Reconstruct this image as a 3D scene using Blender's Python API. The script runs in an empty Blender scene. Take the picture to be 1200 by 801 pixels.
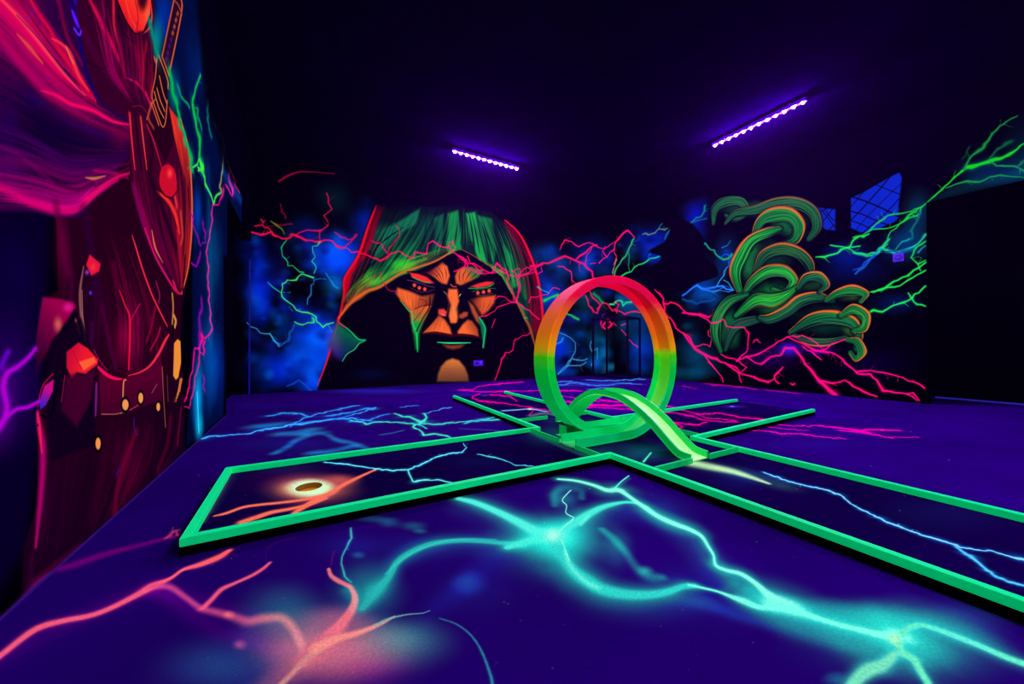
import bpy, bmesh, math, random
import numpy as np
from mathutils import Vector, Matrix

C = bpy.context.scene.collection
S = bpy.context.scene
PI = math.pi

# ------------------------------------------------------------------ camera
FPX, YAW, PITCH, CAMH = 429.27, math.radians(29.478), math.radians(0.431), 1.10
_fw = np.array([math.sin(YAW), math.cos(YAW), 0.0])
_rt = np.array([math.cos(YAW), -math.sin(YAW), 0.0])
_up = np.array([0, 0, 1.0])
_fw, _up = _fw*math.cos(PITCH)+_up*math.sin(PITCH), _up*math.cos(PITCH)-_fw*math.sin(PITCH)
cam_data = bpy.data.cameras.new('camera')
cam_data.sensor_width = 36.0
cam_data.lens = FPX*36.0/1200.0
cam_data.clip_start = 0.05
cam = bpy.data.objects.new('camera', cam_data)
C.objects.link(cam)
cam.matrix_world = Matrix(((_rt[0], _up[0], -_fw[0], 0), (_rt[1], _up[1], -_fw[1], 0),
                           (_rt[2], _up[2], -_fw[2], CAMH), (0, 0, 0, 1)))
S.camera = cam

# ------------------------------------------------------------------ world, view
w = bpy.data.worlds.new('dark_room')
S.world = w
w.use_nodes = True
w.node_tree.nodes['Background'].inputs[0].default_value = (0.0008, 0.0, 0.004, 1)
w.node_tree.nodes['Background'].inputs[1].default_value = 1.0
# thin haze added for the lamps' halo, their violet light put in its colour
_v = w.node_tree.nodes.new('ShaderNodeVolumeScatter')
_v.inputs['Color'].default_value = (.38, .01, 1, 1); _v.inputs['Density'].default_value = .0009; _v.inputs['Anisotropy'].default_value = .6
w.node_tree.links.new(_v.outputs[0], w.node_tree.nodes['World Output'].inputs['Volume'])
S.view_settings.view_transform = 'Standard'
S.view_settings.look = 'None'
S.view_settings.gamma = 1.0
S.view_settings.use_curve_mapping = False
S.view_settings.exposure = 0.0
S.cycles.use_denoising = True
S.cycles.max_bounces = 5
S.cycles.diffuse_bounces = 3
S.cycles.sample_clamp_indirect = 4.0

LED_STRENGTH = 4600.0
LED_COLOR = (0.62, 0.48, 1.0)
LAMP_Z = 5.4
# (centre x, centre y, along, number) : two bars in view, two more behind the camera
LAMPS = [(3.695, 7.72, 'x', 1.0), (7.70, 3.90, 'y', 1.0), (3.6, -1.6, 'x', 0.75), (0.5, 1.4, 'y', 0.12)]

# room
XL, XR, YB, YF, ZC = -1.06, 10.04, 10.0, -4.0, 5.5
ZP, ZR = 0.05, 0.095          # platform top, rail top

# ------------------------------------------------------------------ pixel -> plane (used to survey the murals onto their walls)
def ray(u, v):
    u = np.asarray(u, float); v = np.asarray(v, float)
    return (_rt[None]*((u-600)/FPX)[:, None] - _up[None]*((v-400.5)/FPX)[:, None] + _fw[None])

class Canvas:
    def __init__(s, axis, c, a0, a1, b0, b1, res, ulim, base=(0, 0, 0)):
        s.axis, s.c, s.a0, s.b0, s.res, s.ulim = axis, c, a0, b0, res, ulim
        s.a1, s.b1 = a1, b1
        s.W, s.H = int((a1-a0)/res), int((b1-b0)/res)
        s.img = np.zeros((s.H, s.W, 3), np.float32)
        s.img[:] = np.array(base)/255.
    def map(s, pts):
        p = np.atleast_2d(np.asarray(pts, float))
        d = ray(p[:, 0], p[:, 1])
        if s.axis == 'z':
            t = (s.c-CAMH)/np.where(d[:, 2] > -1e-3, -1e-3, d[:, 2]); P = d*t[:, None]; return P[:, :2]
        if s.axis == 'y':
            t = s.c/d[:, 1]; P = d*t[:, None]; return np.stack([P[:, 0], P[:, 2]+CAMH], 1)
        t = s.c/d[:, 0]; P = d*t[:, None]; return np.stack([P[:, 1], P[:, 2]+CAMH], 1)
    def box(s, lo, hi):
        x0 = max(0, int((lo[0]-s.a0)/s.res)); x1 = min(s.W, int((hi[0]-s.a0)/s.res)+2)
        y0 = max(0, int((lo[1]-s.b0)/s.res)); y1 = min(s.H, int((hi[1]-s.b0)/s.res)+2)
        if x1 <= x0 or y1 <= y0: return None
        X, Y = np.meshgrid((np.arange(x0, x1, dtype=np.float32)+.5)*s.res+s.a0, (np.arange(y0, y1, dtype=np.float32)+.5)*s.res+s.b0)
        return x0, x1, y0, y1, X, Y
    def comp(s, b, m, col, mode):
        x0, x1, y0, y1 = b[:4]
        d = s.img[y0:y1, x0:x1]
        if isinstance(col, tuple): col = np.array(col, np.float32)/255.
        m = m[..., None]
        if mode == 'over': d[:] = d*(1-m)+col*m
        else: d[:] = 1-(1-d)*(1-np.clip(col*m, 0, 1))

_rng = np.random.default_rng(7)
_N = {}
def noise_at(X, Y, scale, seed=0, oct=3):
    """tiling value noise sampled at metric coordinates"""
    out = np.zeros(X.shape, np.float32); amp = 1.; tot = 0
    for o in range(oct):
        k = (seed, o)
        if k not in _N: _N[k] = np.random.default_rng(seed*17+o+1).random((64, 64)).astype(np.float32)
        g = _N[k]
        x = X/scale*(2**o)+37.3*o; y = Y/scale*(2**o)+11.7*o
        xi = np.floor(x).astype(int); yi = np.floor(y).astype(int)
        fx = x-xi; fy = y-yi; fx = fx*fx*(3-2*fx); fy = fy*fy*(3-2*fy)
        xi &= 63; yi &= 63; xj = (xi+1) & 63; yj = (yi+1) & 63
        out += amp*((g[yi, xi]*(1-fx)+g[yi, xj]*fx)*(1-fy)+(g[yj, xi]*(1-fx)+g[yj, xj]*fx)*fy)
        tot += amp; amp *= .5
    return out/tot

def smooth_path(P, n=5):
    P = np.asarray(P, float)
    if len(P) < 3: return P
    Q = np.vstack([2*P[0]-P[1], P, 2*P[-1]-P[-2]]); out = []
    for i in range(1, len(Q)-2):
        a, b, c, d = Q[i-1], Q[i], Q[i+1], Q[i+2]
        for k in range(n):
            t = k/n
            out.append(.5*((2*b)+(-a+c)*t+(2*a-5*b+4*c-d)*t*t+(-a+3*b-3*c+d)*t**3))
    out.append(Q[-2]); return np.array(out)

def jag(P, amp, rng):
    """break a path into short crooked steps like a lightning bolt"""
    P = np.asarray(P, float); out = [P[0]]
    for a, b in zip(P[:-1], P[1:]):
        L = np.hypot(*(b-a)); n = max(2, int(L/(amp*2.6+1.2)))
        nn = np.array([-(b-a)[1], (b-a)[0]])/max(L, 1e-6)
        for k in range(1, n): out.append(a+(b-a)*k/n+nn*rng.normal()*amp*.5)
        out.append(b)
    return np.array(out)

def stroke(cvs, pts, wpx, col, a=1., mode='over', soft=.5, jagged=0, tex=0., smooth=True, taper=0):
    """a brush stroke surveyed at photo pixels, drawn with a round brush on the wall. wpx: one width or one per point"""
    for cv in (cvs if isinstance(cvs, (list, tuple)) else [cvs]):
        P = np.asarray(pts, float)
        W = np.full(len(P), float(wpx)) if np.isscalar(wpx) else np.asarray(wpx, float)
        PW = np.column_stack([P, W])
        if jagged:
            J = jag(P, jagged, np.random.default_rng(int(abs(P.sum()*7)) % 99991))
            s0 = np.r_[0, np.cumsum(np.hypot(*np.diff(P, axis=0).T))]; s1 = np.linspace(0, s0[-1], len(J))
            PW = np.column_stack([J, np.interp(s1, s0, W)])
        elif smooth: PW = smooth_path(PW)
        if taper:
            t = np.linspace(0, 1, len(PW)); PW[:, 2] *= np.clip(np.minimum(t, 1-t)*2/taper, .15, 1)
        u0, u1 = cv.ulim
        ok = (PW[:, 0] > u0-40) & (PW[:, 0] < u1+40)
        if cv.axis == 'z': ok &= PW[:, 1] > 425
        for i0 in range(len(PW)-1):
            pass
        idx = np.where(ok[:-1] & ok[1:])[0]
        if len(idx) == 0: continue
        T = np.gradient(PW[:, :2], axis=0) if len(PW) > 1 else np.zeros((1, 2))
        T /= np.maximum(np.hypot(T[:, 0], T[:, 1]), 1e-6)[:, None]
        Nn = np.stack([-T[:, 1], T[:, 0]], 1); h = PW[:, 2:3]/2
        M = cv.map(PW[:, :2]); hh = np.minimum(h, 2.0)
        q1 = cv.map(PW[:, :2]+Nn*hh); q2 = cv.map(PW[:, :2]-Nn*hh)
        mt = np.gradient(M, axis=0); mt /= np.maximum(np.hypot(mt[:, 0], mt[:, 1]), 1e-9)[:, None]
        dq = (q1-q2)*(h/hh); Rm = np.abs(dq[:, 0]*mt[:, 1]-dq[:, 1]*mt[:, 0])/2
        Rm = np.maximum(Rm, cv.res*.55)
        use = sorted(set(idx) | set(idx+1)); mx = Rm[use].max()
        b = cv.box(M[use].min(0)-mx*1.05, M[use].max(0)+mx*1.05)
        if b is None: continue
        x0, x1, y0, y1, X, Y = b
        m = np.zeros(X.shape, np.float32)
        for i in idx:
            A, B, ra, rb = M[i], M[i+1], Rm[i], Rm[i+1]; r = max(ra, rb)
            sx0 = max(0, int((min(A[0], B[0])-r-cv.a0)/cv.res)-x0-1); sx1 = int((max(A[0], B[0])+r-cv.a0)/cv.res)-x0+2
            sy0 = max(0, int((min(A[1], B[1])-r-cv.b0)/cv.res)-y0-1); sy1 = int((max(A[1], B[1])+r-cv.b0)/cv.res)-y0+2
            if sx1 <= 0 or sy1 <= 0: continue
            xs = X[sy0:sy1, sx0:sx1]; ys = Y[sy0:sy1, sx0:sx1]
            if xs.size == 0: continue
            d = B-A; L2 = max(d@d, 1e-12)
            t = np.clip(((xs-A[0])*d[0]+(ys-A[1])*d[1])/L2, 0, 1)
            q = np.sqrt((xs-A[0]-t*d[0])**2+(ys-A[1]-t*d[1])**2)/(ra+(rb-ra)*t)
            k = np.clip((1-q)/max(soft, .02), 0, 1); k = k*k*(3-2*k)
            v = m[sy0:sy1, sx0:sx1]; np.maximum(v, k, out=v)
        if tex: m *= np.clip(1-tex+2*tex*noise_at(X, Y, .22 if cv.axis == 'z' else .4, 3, 4), 0, 1)
        cv.comp(b, np.clip(m*a, 0, 1), col, mode)

def bolt(cvs, pts, w0, core, glow, gw=4., j=0., ga=.6, mode='screen', tex=.25, twigs=True):
    """a lightning bolt: a soft halo, a bright core and a few short side twigs, all paint"""
    r_ = np.random.default_rng(int(abs(np.sum(pts))*3) % 9973)
    P = np.asarray(pts, float); w = np.asarray(w0, float)*np.ones(len(P))
    if j:
        w = w*r_.uniform(.55, 1.1, len(P))
        P = jag(P, j*1.7, r_); s = np.linspace(0, 1, len(P)); w = np.interp(s, np.linspace(0, 1, len(w)), w)*r_.uniform(.7, 1.15, len(P))
    stroke(cvs, P, w*gw, glow, ga, 'screen', 1., 0, tex, smooth=not j)
    stroke(cvs, P, w*1.5, core, .5, 'over', 1., 0, smooth=not j)
    stroke(cvs, P, w*.95, core, 1, 'over', .7, 0, smooth=not j)
    if j and twigs:
        L = np.hypot(*np.diff(P, axis=0).T).sum()
        for k in range(int(L/11*TW)):
            i = r_.integers(1, len(P)-1) if len(P) > 2 else 0
            d = P[min(i+1, len(P)-1)]-P[i]; d = d/max(np.hypot(*d), 1e-6); a = r_.choice([-1, 1])*r_.uniform(.5, 1.2)
            d = np.array([d[0]*math.cos(a)-d[1]*math.sin(a), d[0]*math.sin(a)+d[1]*math.cos(a)])
            fl_ = .35 if (cvs[0] if isinstance(cvs, (list, tuple)) else cvs).axis == 'z' else 1.
            l = r_.uniform(3, 10); q = P[i]; T = [q]
            for m in range(3): q = q+(d*l/3+r_.normal(0, .9, 2))*[1, fl_]; T.append(q)
            stroke(cvs, T, [w[i]*.7, w[i]*.5, w[i]*.35, w[i]*.2], core, .8, 'over', .9, 0, smooth=False)

TW = .5
def streaks(cvs, A, B, n, cols, wpx, a=.5, seed=1, lo=.25, mode='over', soft=1.):
    """airbrush streaks that follow a surface between two guide lines; cols is a list of colours across it"""
    r_ = np.random.default_rng(seed); A = smooth_path(A, 6); B = smooth_path(B, 6); m = 14
    ra = np.linspace(0, len(A)-1, m); rb = np.linspace(0, len(B)-1, m)
    A = np.stack([np.interp(ra, range(len(A)), A[:, k]) for k in (0, 1)], 1); B = np.stack([np.interp(rb, range(len(B)), B[:, k]) for k in (0, 1)], 1)
    for k in range(n):
        t = r_.random(); x = t*(len(cols)-1); i = min(int(x), len(cols)-2); c = np.array(cols[i])*(1-x+i)+np.array(cols[i+1])*(x-i)
        c = tuple(np.clip(c*r_.uniform(.45, 1.35), 0, 255)); L_ = r_.uniform(lo, .8); s = r_.uniform(0, 1-L_)
        i0, i1 = int(s*(m-1)), int((s+L_)*(m-1))+1
        Q = (A*(1-t)+B*t)[i0:i1+1]
        if len(Q) > 1: stroke(cvs, Q, wpx*r_.uniform(.4, 1.3), c, a, mode, soft, taper=1)

def poly(cvs, pts, col, a=1., feather=1.5, mode='over', grad=None, tex=0., smooth=0):
    """filled shape. feather in photo pixels; grad=(point0, point1, colour1) blends towards colour1"""
    for cv in (cvs if isinstance(cvs, (list, tuple)) else [cvs]):
        P = np.asarray(pts, float)
        if smooth: P = smooth_path(np.vstack([P, P[:1]]), smooth)[:-1]
        if P[:, 0].max() < cv.ulim[0]-1 or P[:, 0].min() > cv.ulim[1]+1: continue
        P[:, 0] = np.clip(P[:, 0], cv.ulim[0]-60, cv.ulim[1]+60)
        M = cv.map(P); c = P.mean(0)
        f = np.linalg.norm(cv.map([c+[0, 1]])-cv.map([c]))*feather if cv.axis != 'z' else np.linalg.norm(cv.map([c+[1, 0]])-cv.map([c]))*feather
        f = max(f, cv.res*.7)
        b = cv.box(M.min(0)-f, M.max(0)+f)
        if b is None: continue
        X, Y = b[4], b[5]
        ins = np.zeros(X.shape, bool); dist = np.full(X.shape, 1e9, np.float32)
        for i in range(len(M)):
            A, B = M[i], M[(i+1) % len(M)]
            if abs(B[1]-A[1]) > 1e-9:
                ins ^= ((A[1] > Y) != (B[1] > Y)) & (X < (B[0]-A[0])*(Y-A[1])/(B[1]-A[1])+A[0])
            d = B-A; L2 = max(d@d, 1e-12)
            t = np.clip(((X-A[0])*d[0]+(Y-A[1])*d[1])/L2, 0, 1)
            np.minimum(dist, (X-A[0]-t*d[0])**2+(Y-A[1]-t*d[1])**2, out=dist)
        sd = np.sqrt(dist)*np.where(ins, 1, -1)
        m = np.clip(.5+sd/(2*f), 0, 1); m = m*m*(3-2*m)*a
        if tex: m = m*np.clip(1-tex+2*tex*noise_at(X, Y, .5, 5, 4), 0, 1)
        cc = col
        if grad:
            G = cv.map([grad[0], grad[1]]); g = G[1]-G[0]
            t = np.clip(((X-G[0][0])*g[0]+(Y-G[0][1])*g[1])/(g@g), 0, 1)[..., None]
            cc = (np.array(col)/255.*(1-t)+np.array(grad[2])/255.*t).astype(np.float32)
        cv.comp(b, m, cc, mode)

def blob(cvs, u, v, ru, rv, col, a=1., mode='screen', tex=.5, hard=0., scale=.7):
    """an airbrushed cloud"""
    for cv in (cvs if isinstance(cvs, (list, tuple)) else [cvs]):
        if u+ru < cv.ulim[0] or u-ru > cv.ulim[1]: continue
        c = cv.map([(u, v)])[0]; ex = (cv.map([(u+1, v)])[0]-c)*ru; ey = (cv.map([(u, v+1)])[0]-c)*rv
        e = np.abs(ex)+np.abs(ey); b = cv.box(c-e, c+e)
        if b is None: continue
        X, Y = b[4], b[5]
        D = ex[0]*ey[1]-ex[1]*ey[0]; dx = X-c[0]; dy = Y-c[1]
        p = (dx*ey[1]-dy*ey[0])/D; q = (dy*ex[0]-dx*ex[1])/D
        r = np.sqrt(p*p+q*q)
        if tex: r = r*(1+.5*(noise_at(X, Y, scale*.6, 9, 3)-.5)*tex*2)
        m = np.clip((1-r)/(1-hard+1e-6), 0, 1); m = m*m*(3-2*m)*a
        if tex: m = m*np.clip(1-tex+2*tex*noise_at(X, Y, scale, 4, 4), 0, 1.2)
        cv.comp(b, np.clip(m, 0, 1), col, mode)

# ------------------------------------------------------------------ materials
def lin(c): return tuple(((x/255.)/12.92 if x/255. <= .04045 else ((x/255.+.055)/1.055)**2.4) for x in c)+(1,)

def mat(name, col, emit=0., rough=.6, spec=.3, metal=0., vary=.15, scale=6., bump=0.):
    """plain procedural paint; fluorescent paint also gives off some of its own colour"""
    m = bpy.data.materials.new(name); m.use_nodes = True
    nt = m.node_tree; b = nt.nodes['Principled BSDF']; L = nt.links
    n = nt.nodes.new('ShaderNodeTexNoise'); n.inputs['Scale'].default_value = scale; n.inputs['Detail'].default_value = 5
    tc = nt.nodes.new('ShaderNodeTexCoord'); L.new(tc.outputs['Object'], n.inputs['Vector'])
    r = nt.nodes.new('ShaderNodeValToRGB'); c = lin(col)
    r.color_ramp.elements[0].position = .3; r.color_ramp.elements[1].position = .75
    r.color_ramp.elements[0].color = tuple(x*(1-vary) for x in c[:3])+(1,)
    r.color_ramp.elements[1].color = tuple(min(1, x*(1+vary)) for x in c[:3])+(1,)
    L.new(n.outputs['Fac'], r.inputs['Fac']); L.new(r.outputs['Color'], b.inputs['Base Color'])
    b.inputs['Roughness'].default_value = rough; b.inputs['Metallic'].default_value = metal
    b.inputs['Specular IOR Level'].default_value = spec
    if emit:
        L.new(r.outputs['Color'], b.inputs['Emission Color']); b.inputs['Emission Strength'].default_value = emit
    if bump:
        bm_ = nt.nodes.new('ShaderNodeBump'); bm_.inputs['Strength'].default_value = bump; bm_.inputs['Distance'].default_value = .01
        L.new(n.outputs['Fac'], bm_.inputs['Height']); L.new(bm_.outputs['Normal'], b.inputs['Normal'])
    return m

def art_mat(name, cv, base, rough, spec, emit=.8, diff=.5, var=.3, vscale=1.2, speck=False):
    """fluorescent mural paint on a dark ground: the painted picture glows under the black light"""
    arr = np.ones((cv.H, cv.W, 4), np.float32); arr[..., :3] = np.clip(cv.img, 0, 1)
    im = bpy.data.images.new(name+'_paint', cv.W, cv.H, alpha=False)
    im.pixels.foreach_set(arr.ravel()); im.update(); im.pack()
    m = bpy.data.materials.new(name); m.use_nodes = True
    nt = m.node_tree; b = nt.nodes['Principled BSDF']; L = nt.links; N = nt.nodes.new
    tc = N('ShaderNodeTexCoord'); sx = N('ShaderNodeSeparateXYZ'); L.new(tc.outputs['Object'], sx.inputs[0])
    a, bb = {'z': ('X', 'Y'), 'y': ('X', 'Z'), 'x': ('Y', 'Z')}[cv.axis]
    cx = N('ShaderNodeCombineXYZ')
    for k, o, lo, n in ((0, a, cv.a0, cv.W), (1, bb, cv.b0, cv.H)):
        s1 = N('ShaderNodeMath'); s1.operation = 'SUBTRACT'; L.new(sx.outputs[o], s1.inputs[0]); s1.inputs[1].default_value = lo
        s2 = N('ShaderNodeMath'); s2.operation = 'DIVIDE'; L.new(s1.outputs[0], s2.inputs[0]); s2.inputs[1].default_value = n*cv.res
        L.new(s2.outputs[0], cx.inputs[k])
    it = N('ShaderNodeTexImage'); it.image = im; it.extension = 'CLIP'; L.new(cx.outputs[0], it.inputs[0])
    # ground paint with mottling
    n = N('ShaderNodeTexNoise'); n.inputs['Scale'].default_value = vscale; n.inputs['Detail'].default_value = 8; L.new(tc.outputs['Object'], n.inputs['Vector'])
    r = N('ShaderNodeValToRGB'); c = lin(base)
    r.color_ramp.elements[0].position = .3; r.color_ramp.elements[1].position = .7
    r.color_ramp.elements[0].color = tuple(x*(1-var) for x in c[:3])+(1,)
    r.color_ramp.elements[1].color = tuple(x*(1+var) for x in c[:3])+(1,)
    L.new(n.outputs['Fac'], r.inputs[0])
    sc = N('ShaderNodeVectorMath'); sc.operation = 'SCALE'; L.new(it.outputs['Color'], sc.inputs[0]); sc.inputs['Scale'].default_value = diff
    ad = N('ShaderNodeVectorMath'); ad.operation = 'ADD'; L.new(sc.outputs[0], ad.inputs[0]); L.new(r.outputs[0], ad.inputs[1])
    L.new(ad.outputs[0], b.inputs['Base Color'])
    src = it.outputs['Color']
    if speck:   # drops of overspray in the fluorescent paint
        v = N('ShaderNodeTexNoise'); v.inputs['Scale'].default_value = 90; v.inputs['Detail'].default_value = 2; L.new(tc.outputs['Object'], v.inputs['Vector'])
        mr = N('ShaderNodeMapRange'); mr.inputs['From Min'].default_value = .35; mr.inputs['From Max'].default_value = .65
        mr.inputs['To Min'].default_value = .86; mr.inputs['To Max'].default_value = 1.12; L.new(v.outputs['Fac'], mr.inputs[0])
        s3 = N('ShaderNodeVectorMath'); s3.operation = 'SCALE'; L.new(src, s3.inputs[0]); L.new(mr.outputs[0], s3.inputs['Scale']); src = s3.outputs[0]
    L.new(src, b.inputs['Emission Color']); b.inputs['Emission Strength'].default_value = emit
    b.inputs['Roughness'].default_value = rough; b.inputs['Specular IOR Level'].default_value = spec
    return m

# ------------------------------------------------------------------ mesh helpers
def obj(name, bm, m, parent=None, smooth=False):
    me = bpy.data.meshes.new(name); bmesh.ops.recalc_face_normals(bm, faces=bm.faces[:]); bm.to_mesh(me); bm.free()
    for mm in (m if isinstance(m, (list, tuple)) else [m]): me.materials.append(mm)
    if smooth:
        for p in me.polygons: p.use_smooth = True
    o = bpy.data.objects.new(name, me); C.objects.link(o)
    if parent is not None:
        o.parent = parent
        o.location = -parent.location   # parts are modelled in room coordinates
    return o
def tag(o, label, cat=None, group=None, kind=None):
    o['label'] = label
    if cat: o['category'] = cat
    if group: o['group'] = group
    if kind: o['kind'] = kind
    return o
def thing(name, label, cat, loc=(0, 0, 0), group=None):
    o = bpy.data.objects.new(name, None); C.objects.link(o); o.location = loc; o.empty_display_size = .1
    return tag(o, label, cat, group)
def box(bm, x0, x1, y0, y1, z0, z1):
    v = [bm.verts.new((x, y, z)) for z in (z0, z1) for x, y in ((x0, y0), (x1, y0), (x1, y1), (x0, y1))]
    for f in ((0, 3, 2, 1), (4, 5, 6, 7), (0, 1, 5, 4), (1, 2, 6, 5), (2, 3, 7, 6), (3, 0, 4, 7)): bm.faces.new([v[i] for i in f])
def bevel(bm, w, seg=1):
    bmesh.ops.bevel(bm, geom=bm.edges[:]+bm.verts[:], offset=w, segments=seg, affect='EDGES', profile=.5)
def prism(bm, pts, z0, z1):
    lo = [bm.verts.new((x, y, z0)) for x, y in pts]; hi = [bm.verts.new((x, y, z1)) for x, y in pts]
    bm.faces.new(lo[::-1]); bm.faces.new(hi); n = len(pts)
    for i in range(n): bm.faces.new((lo[i], lo[(i+1) % n], hi[(i+1) % n], hi[i]))

# ------------------------------------------------------------------ the murals (paint only; every point is surveyed onto its own wall or floor)
FL = Canvas('z', 0.0, XL, XR, -1.5, YB, .0045, (-200, 1400))
PL = Canvas('z', ZP, -.6, 7.1, -.7, 7.1, .0045, (-200, 1400))
BW = Canvas('y', YB, XL-.35, XR, 0, ZC, .01, (270, 719))
RW = Canvas('x', XR, -1.5, YB, 0, ZC, .008, (719, 1320))
LW = Canvas('x', XL, 1.5, 8.6, 0, ZC, .0045, (-120, 287))
W2 = [BW, RW]; F2 = [FL, PL]
MAG, MAGG = (255, 10, 120), (190, 0, 90)
GRN, GRNG = (30, 225, 70), (0, 110, 60)
TEA, TEAG = (110, 255, 205), (0, 150, 150)
CYA, CYAG = (90, 210, 255), (0, 70, 190)

# ---------------- back wall: blue night sky
for u, v, a, b, c, k in [(305, 335, 30, 55, (0, 20, 170), .9), (300, 290, 30, 30, (0, 15, 120), .7), (395, 300, 55, 48, (0, 45, 220), .95), (372, 400, 50, 62, (0, 55, 235), 1),
        (330, 430, 60, 34, (0, 25, 170), .9), (370, 448, 34, 26, (0, 50, 220), .9), (360, 268, 34, 26, (0, 25, 130), .7), (428, 262, 26, 36, (0, 30, 160), .7), (392, 235, 30, 32, (0, 30, 50), .6),
        (345, 365, 60, 22, (0, 20, 140), .6), (425, 330, 30, 30, (0, 60, 200), .7), (395, 335, 26, 20, (0, 90, 130), .6),
        (645, 345, 30, 40, (0, 60, 220), .9), (632, 300, 34, 24, (0, 40, 110), .7), (700, 300, 60, 34, (0, 25, 130), .8), (665, 315, 34, 22, (0, 60, 150), .7), (655, 405, 30, 45, (0, 40, 190), .9),
        (690, 350, 30, 24, (0, 60, 90), .7), (700, 410, 22, 34, (0, 80, 130), .9), (676, 400, 22, 40, (0, 40, 90), .8), (660, 435, 26, 12, (0, 45, 160), .8), (615, 420, 14, 22, (0, 20, 110), .6), (605, 437, 24, 8, (0, 25, 130), .6)]:
    blob([BW], u, v, a, b, c, k, tex=.55, scale=.8)
# right wall sky
for u, v, a, b, c, k in [(745, 375, 34, 60, (0, 55, 110), .9), (752, 410, 30, 34, (0, 35, 150), .9), (735, 350, 30, 24, (0, 60, 110), .7), (760, 280, 50, 26, (0, 25, 160), .9), (770, 300, 34, 20, (0, 35, 190), .9), (815, 250, 26, 26, (0, 20, 190), 1),
        (812, 275, 26, 28, (0, 20, 160), .9), (820, 335, 40, 30, (0, 50, 140), .9), (815, 420, 34, 34, (0, 60, 100), .9), (800, 438, 50, 12, (0, 70, 110), .8), (830, 355, 40, 24, (0, 60, 140), .7), (850, 300, 24, 40, (0, 40, 120), .7),
        (1000, 310, 60, 40, (0, 15, 110), .8), (1060, 285, 40, 30, (0, 60, 130), .8), (1075, 250, 26, 40, (0, 60, 110), .6), (1050, 355, 45, 20, (0, 20, 90), .8), (985, 295, 30, 18, (0, 20, 120), .7), (1020, 425, 70, 30, (10, 0, 60), .6),
        (900, 420, 60, 22, (30, 0, 80), .7), (925, 408, 24, 14, (60, 20, 230), .8), (960, 410, 30, 10, (50, 0, 180), .8), (1170, 200, 80, 26, (0, 40, 90), .7), (1215, 175, 60, 50, (0, 45, 80), .7)]:
    blob([RW], u, v, a, b, c, k, tex=.5, scale=.9)

_br = np.random.default_rng(11)
for k in range(230):
    z = _br.random()
    if z < .6: cv, u, v = BW, _br.uniform(292, 400), _br.uniform(272, 455)
    elif z < .8: cv, u, v = BW, _br.uniform(632, 716), _br.uniform(290, 440)
    else: cv, u, v = RW, _br.uniform(722, 860), _br.uniform(262, 440)
    r = _br.uniform(5, 20)
    if _br.random() < .62: blob([cv], u, v, r, r*_br.uniform(.5, 1.3), [(0, 40, 200), (0, 60, 210), (0, 70, 130), (10, 20, 150)][k % 4], _br.uniform(.15, .5), tex=.5, scale=.5)
    else: blob([cv], u, v, r, r*_br.uniform(.5, 1.2), (0, 0, 26), _br.uniform(.3, .8), 'over', tex=.5, scale=.5)
blob([BW], 372, 415, 44, 50, (0, 55, 230), .85, tex=.2); blob([BW], 395, 300, 40, 32, (0, 45, 220), .8, tex=.3); blob([BW], 305, 345, 20, 50, (0, 25, 170), .7, tex=.3); blob([BW], 345, 435, 60, 26, (0, 25, 160), .6, tex=.3)
# ---------------- back wall: hooded figure
poly(BW, [(372, 455), (384, 420), (396, 388), (401, 345), (403, 325), (418, 300), (430, 264), (441, 240), (470, 236), (500, 241), (540, 238), (575, 246), (600, 268), (617, 295), (628, 330), (633, 370), (634, 398), (628, 425), (628, 460)], (3, 1, 8), 1, 2, smooth=3)
hood = [(399, 368), (402, 345), (404, 327), (420, 300), (432, 266), (444, 242), (470, 238), (500, 242), (540, 240), (575, 248), (600, 270), (615, 296), (625, 328), (630, 368), (628, 398), (621, 380), (612, 366), (602, 345), (590, 322), (566, 304), (538, 291), (512, 306), (480, 322), (445, 337), (415, 352)]
poly(BW, hood, (4, 40, 36), 1, 1.5, grad=((440, 300), (440, 240), (1, 10, 14)))
blob(BW, 470, 305, 40, 34, (0, 130, 60), .9, 'over', .3); blob(BW, 452, 275, 26, 18, (0, 120, 80), .8, 'over', .3); blob(BW, 500, 268, 20, 30, (0, 70, 60), .7, 'over', .3)
blob(BW, 440, 325, 26, 16, (60, 200, 40), .9, 'over', .2); blob(BW, 470, 312, 24, 14, (50, 210, 40), .9, 'over', .2); blob(BW, 416, 345, 16, 12, (150, 120, 30), .9, 'over', .2)
for p, c in [([(525, 250), (537, 246), (541, 292), (526, 300), (522, 285)], (15, 140, 60)), ([(546, 250), (557, 248), (562, 275), (573, 316), (562, 308), (552, 280)], (20, 170, 75)), ([(559, 252), (576, 256), (583, 290), (578, 306), (565, 275)], (10, 120, 60)),
             ([(590, 285), (600, 300), (608, 335), (600, 338), (588, 305)], (20, 150, 70)), ([(572, 308), (590, 318), (602, 344), (594, 350)], (30, 180, 70)), ([(605, 300), (612, 320), (622, 352), (614, 350), (606, 326)], (10, 110, 60)),
             ([(509, 255), (520, 250), (518, 290), (508, 298)], (5, 90, 60)), ([(430, 290), (448, 270), (470, 258), (492, 244), (488, 262), (462, 278), (440, 300)], (10, 110, 75)), ([(604, 350), (614, 360), (618, 378), (606, 372)], (10, 130, 80))]:
    poly(BW, p, c, .95, 2.2, tex=.2)
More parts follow.
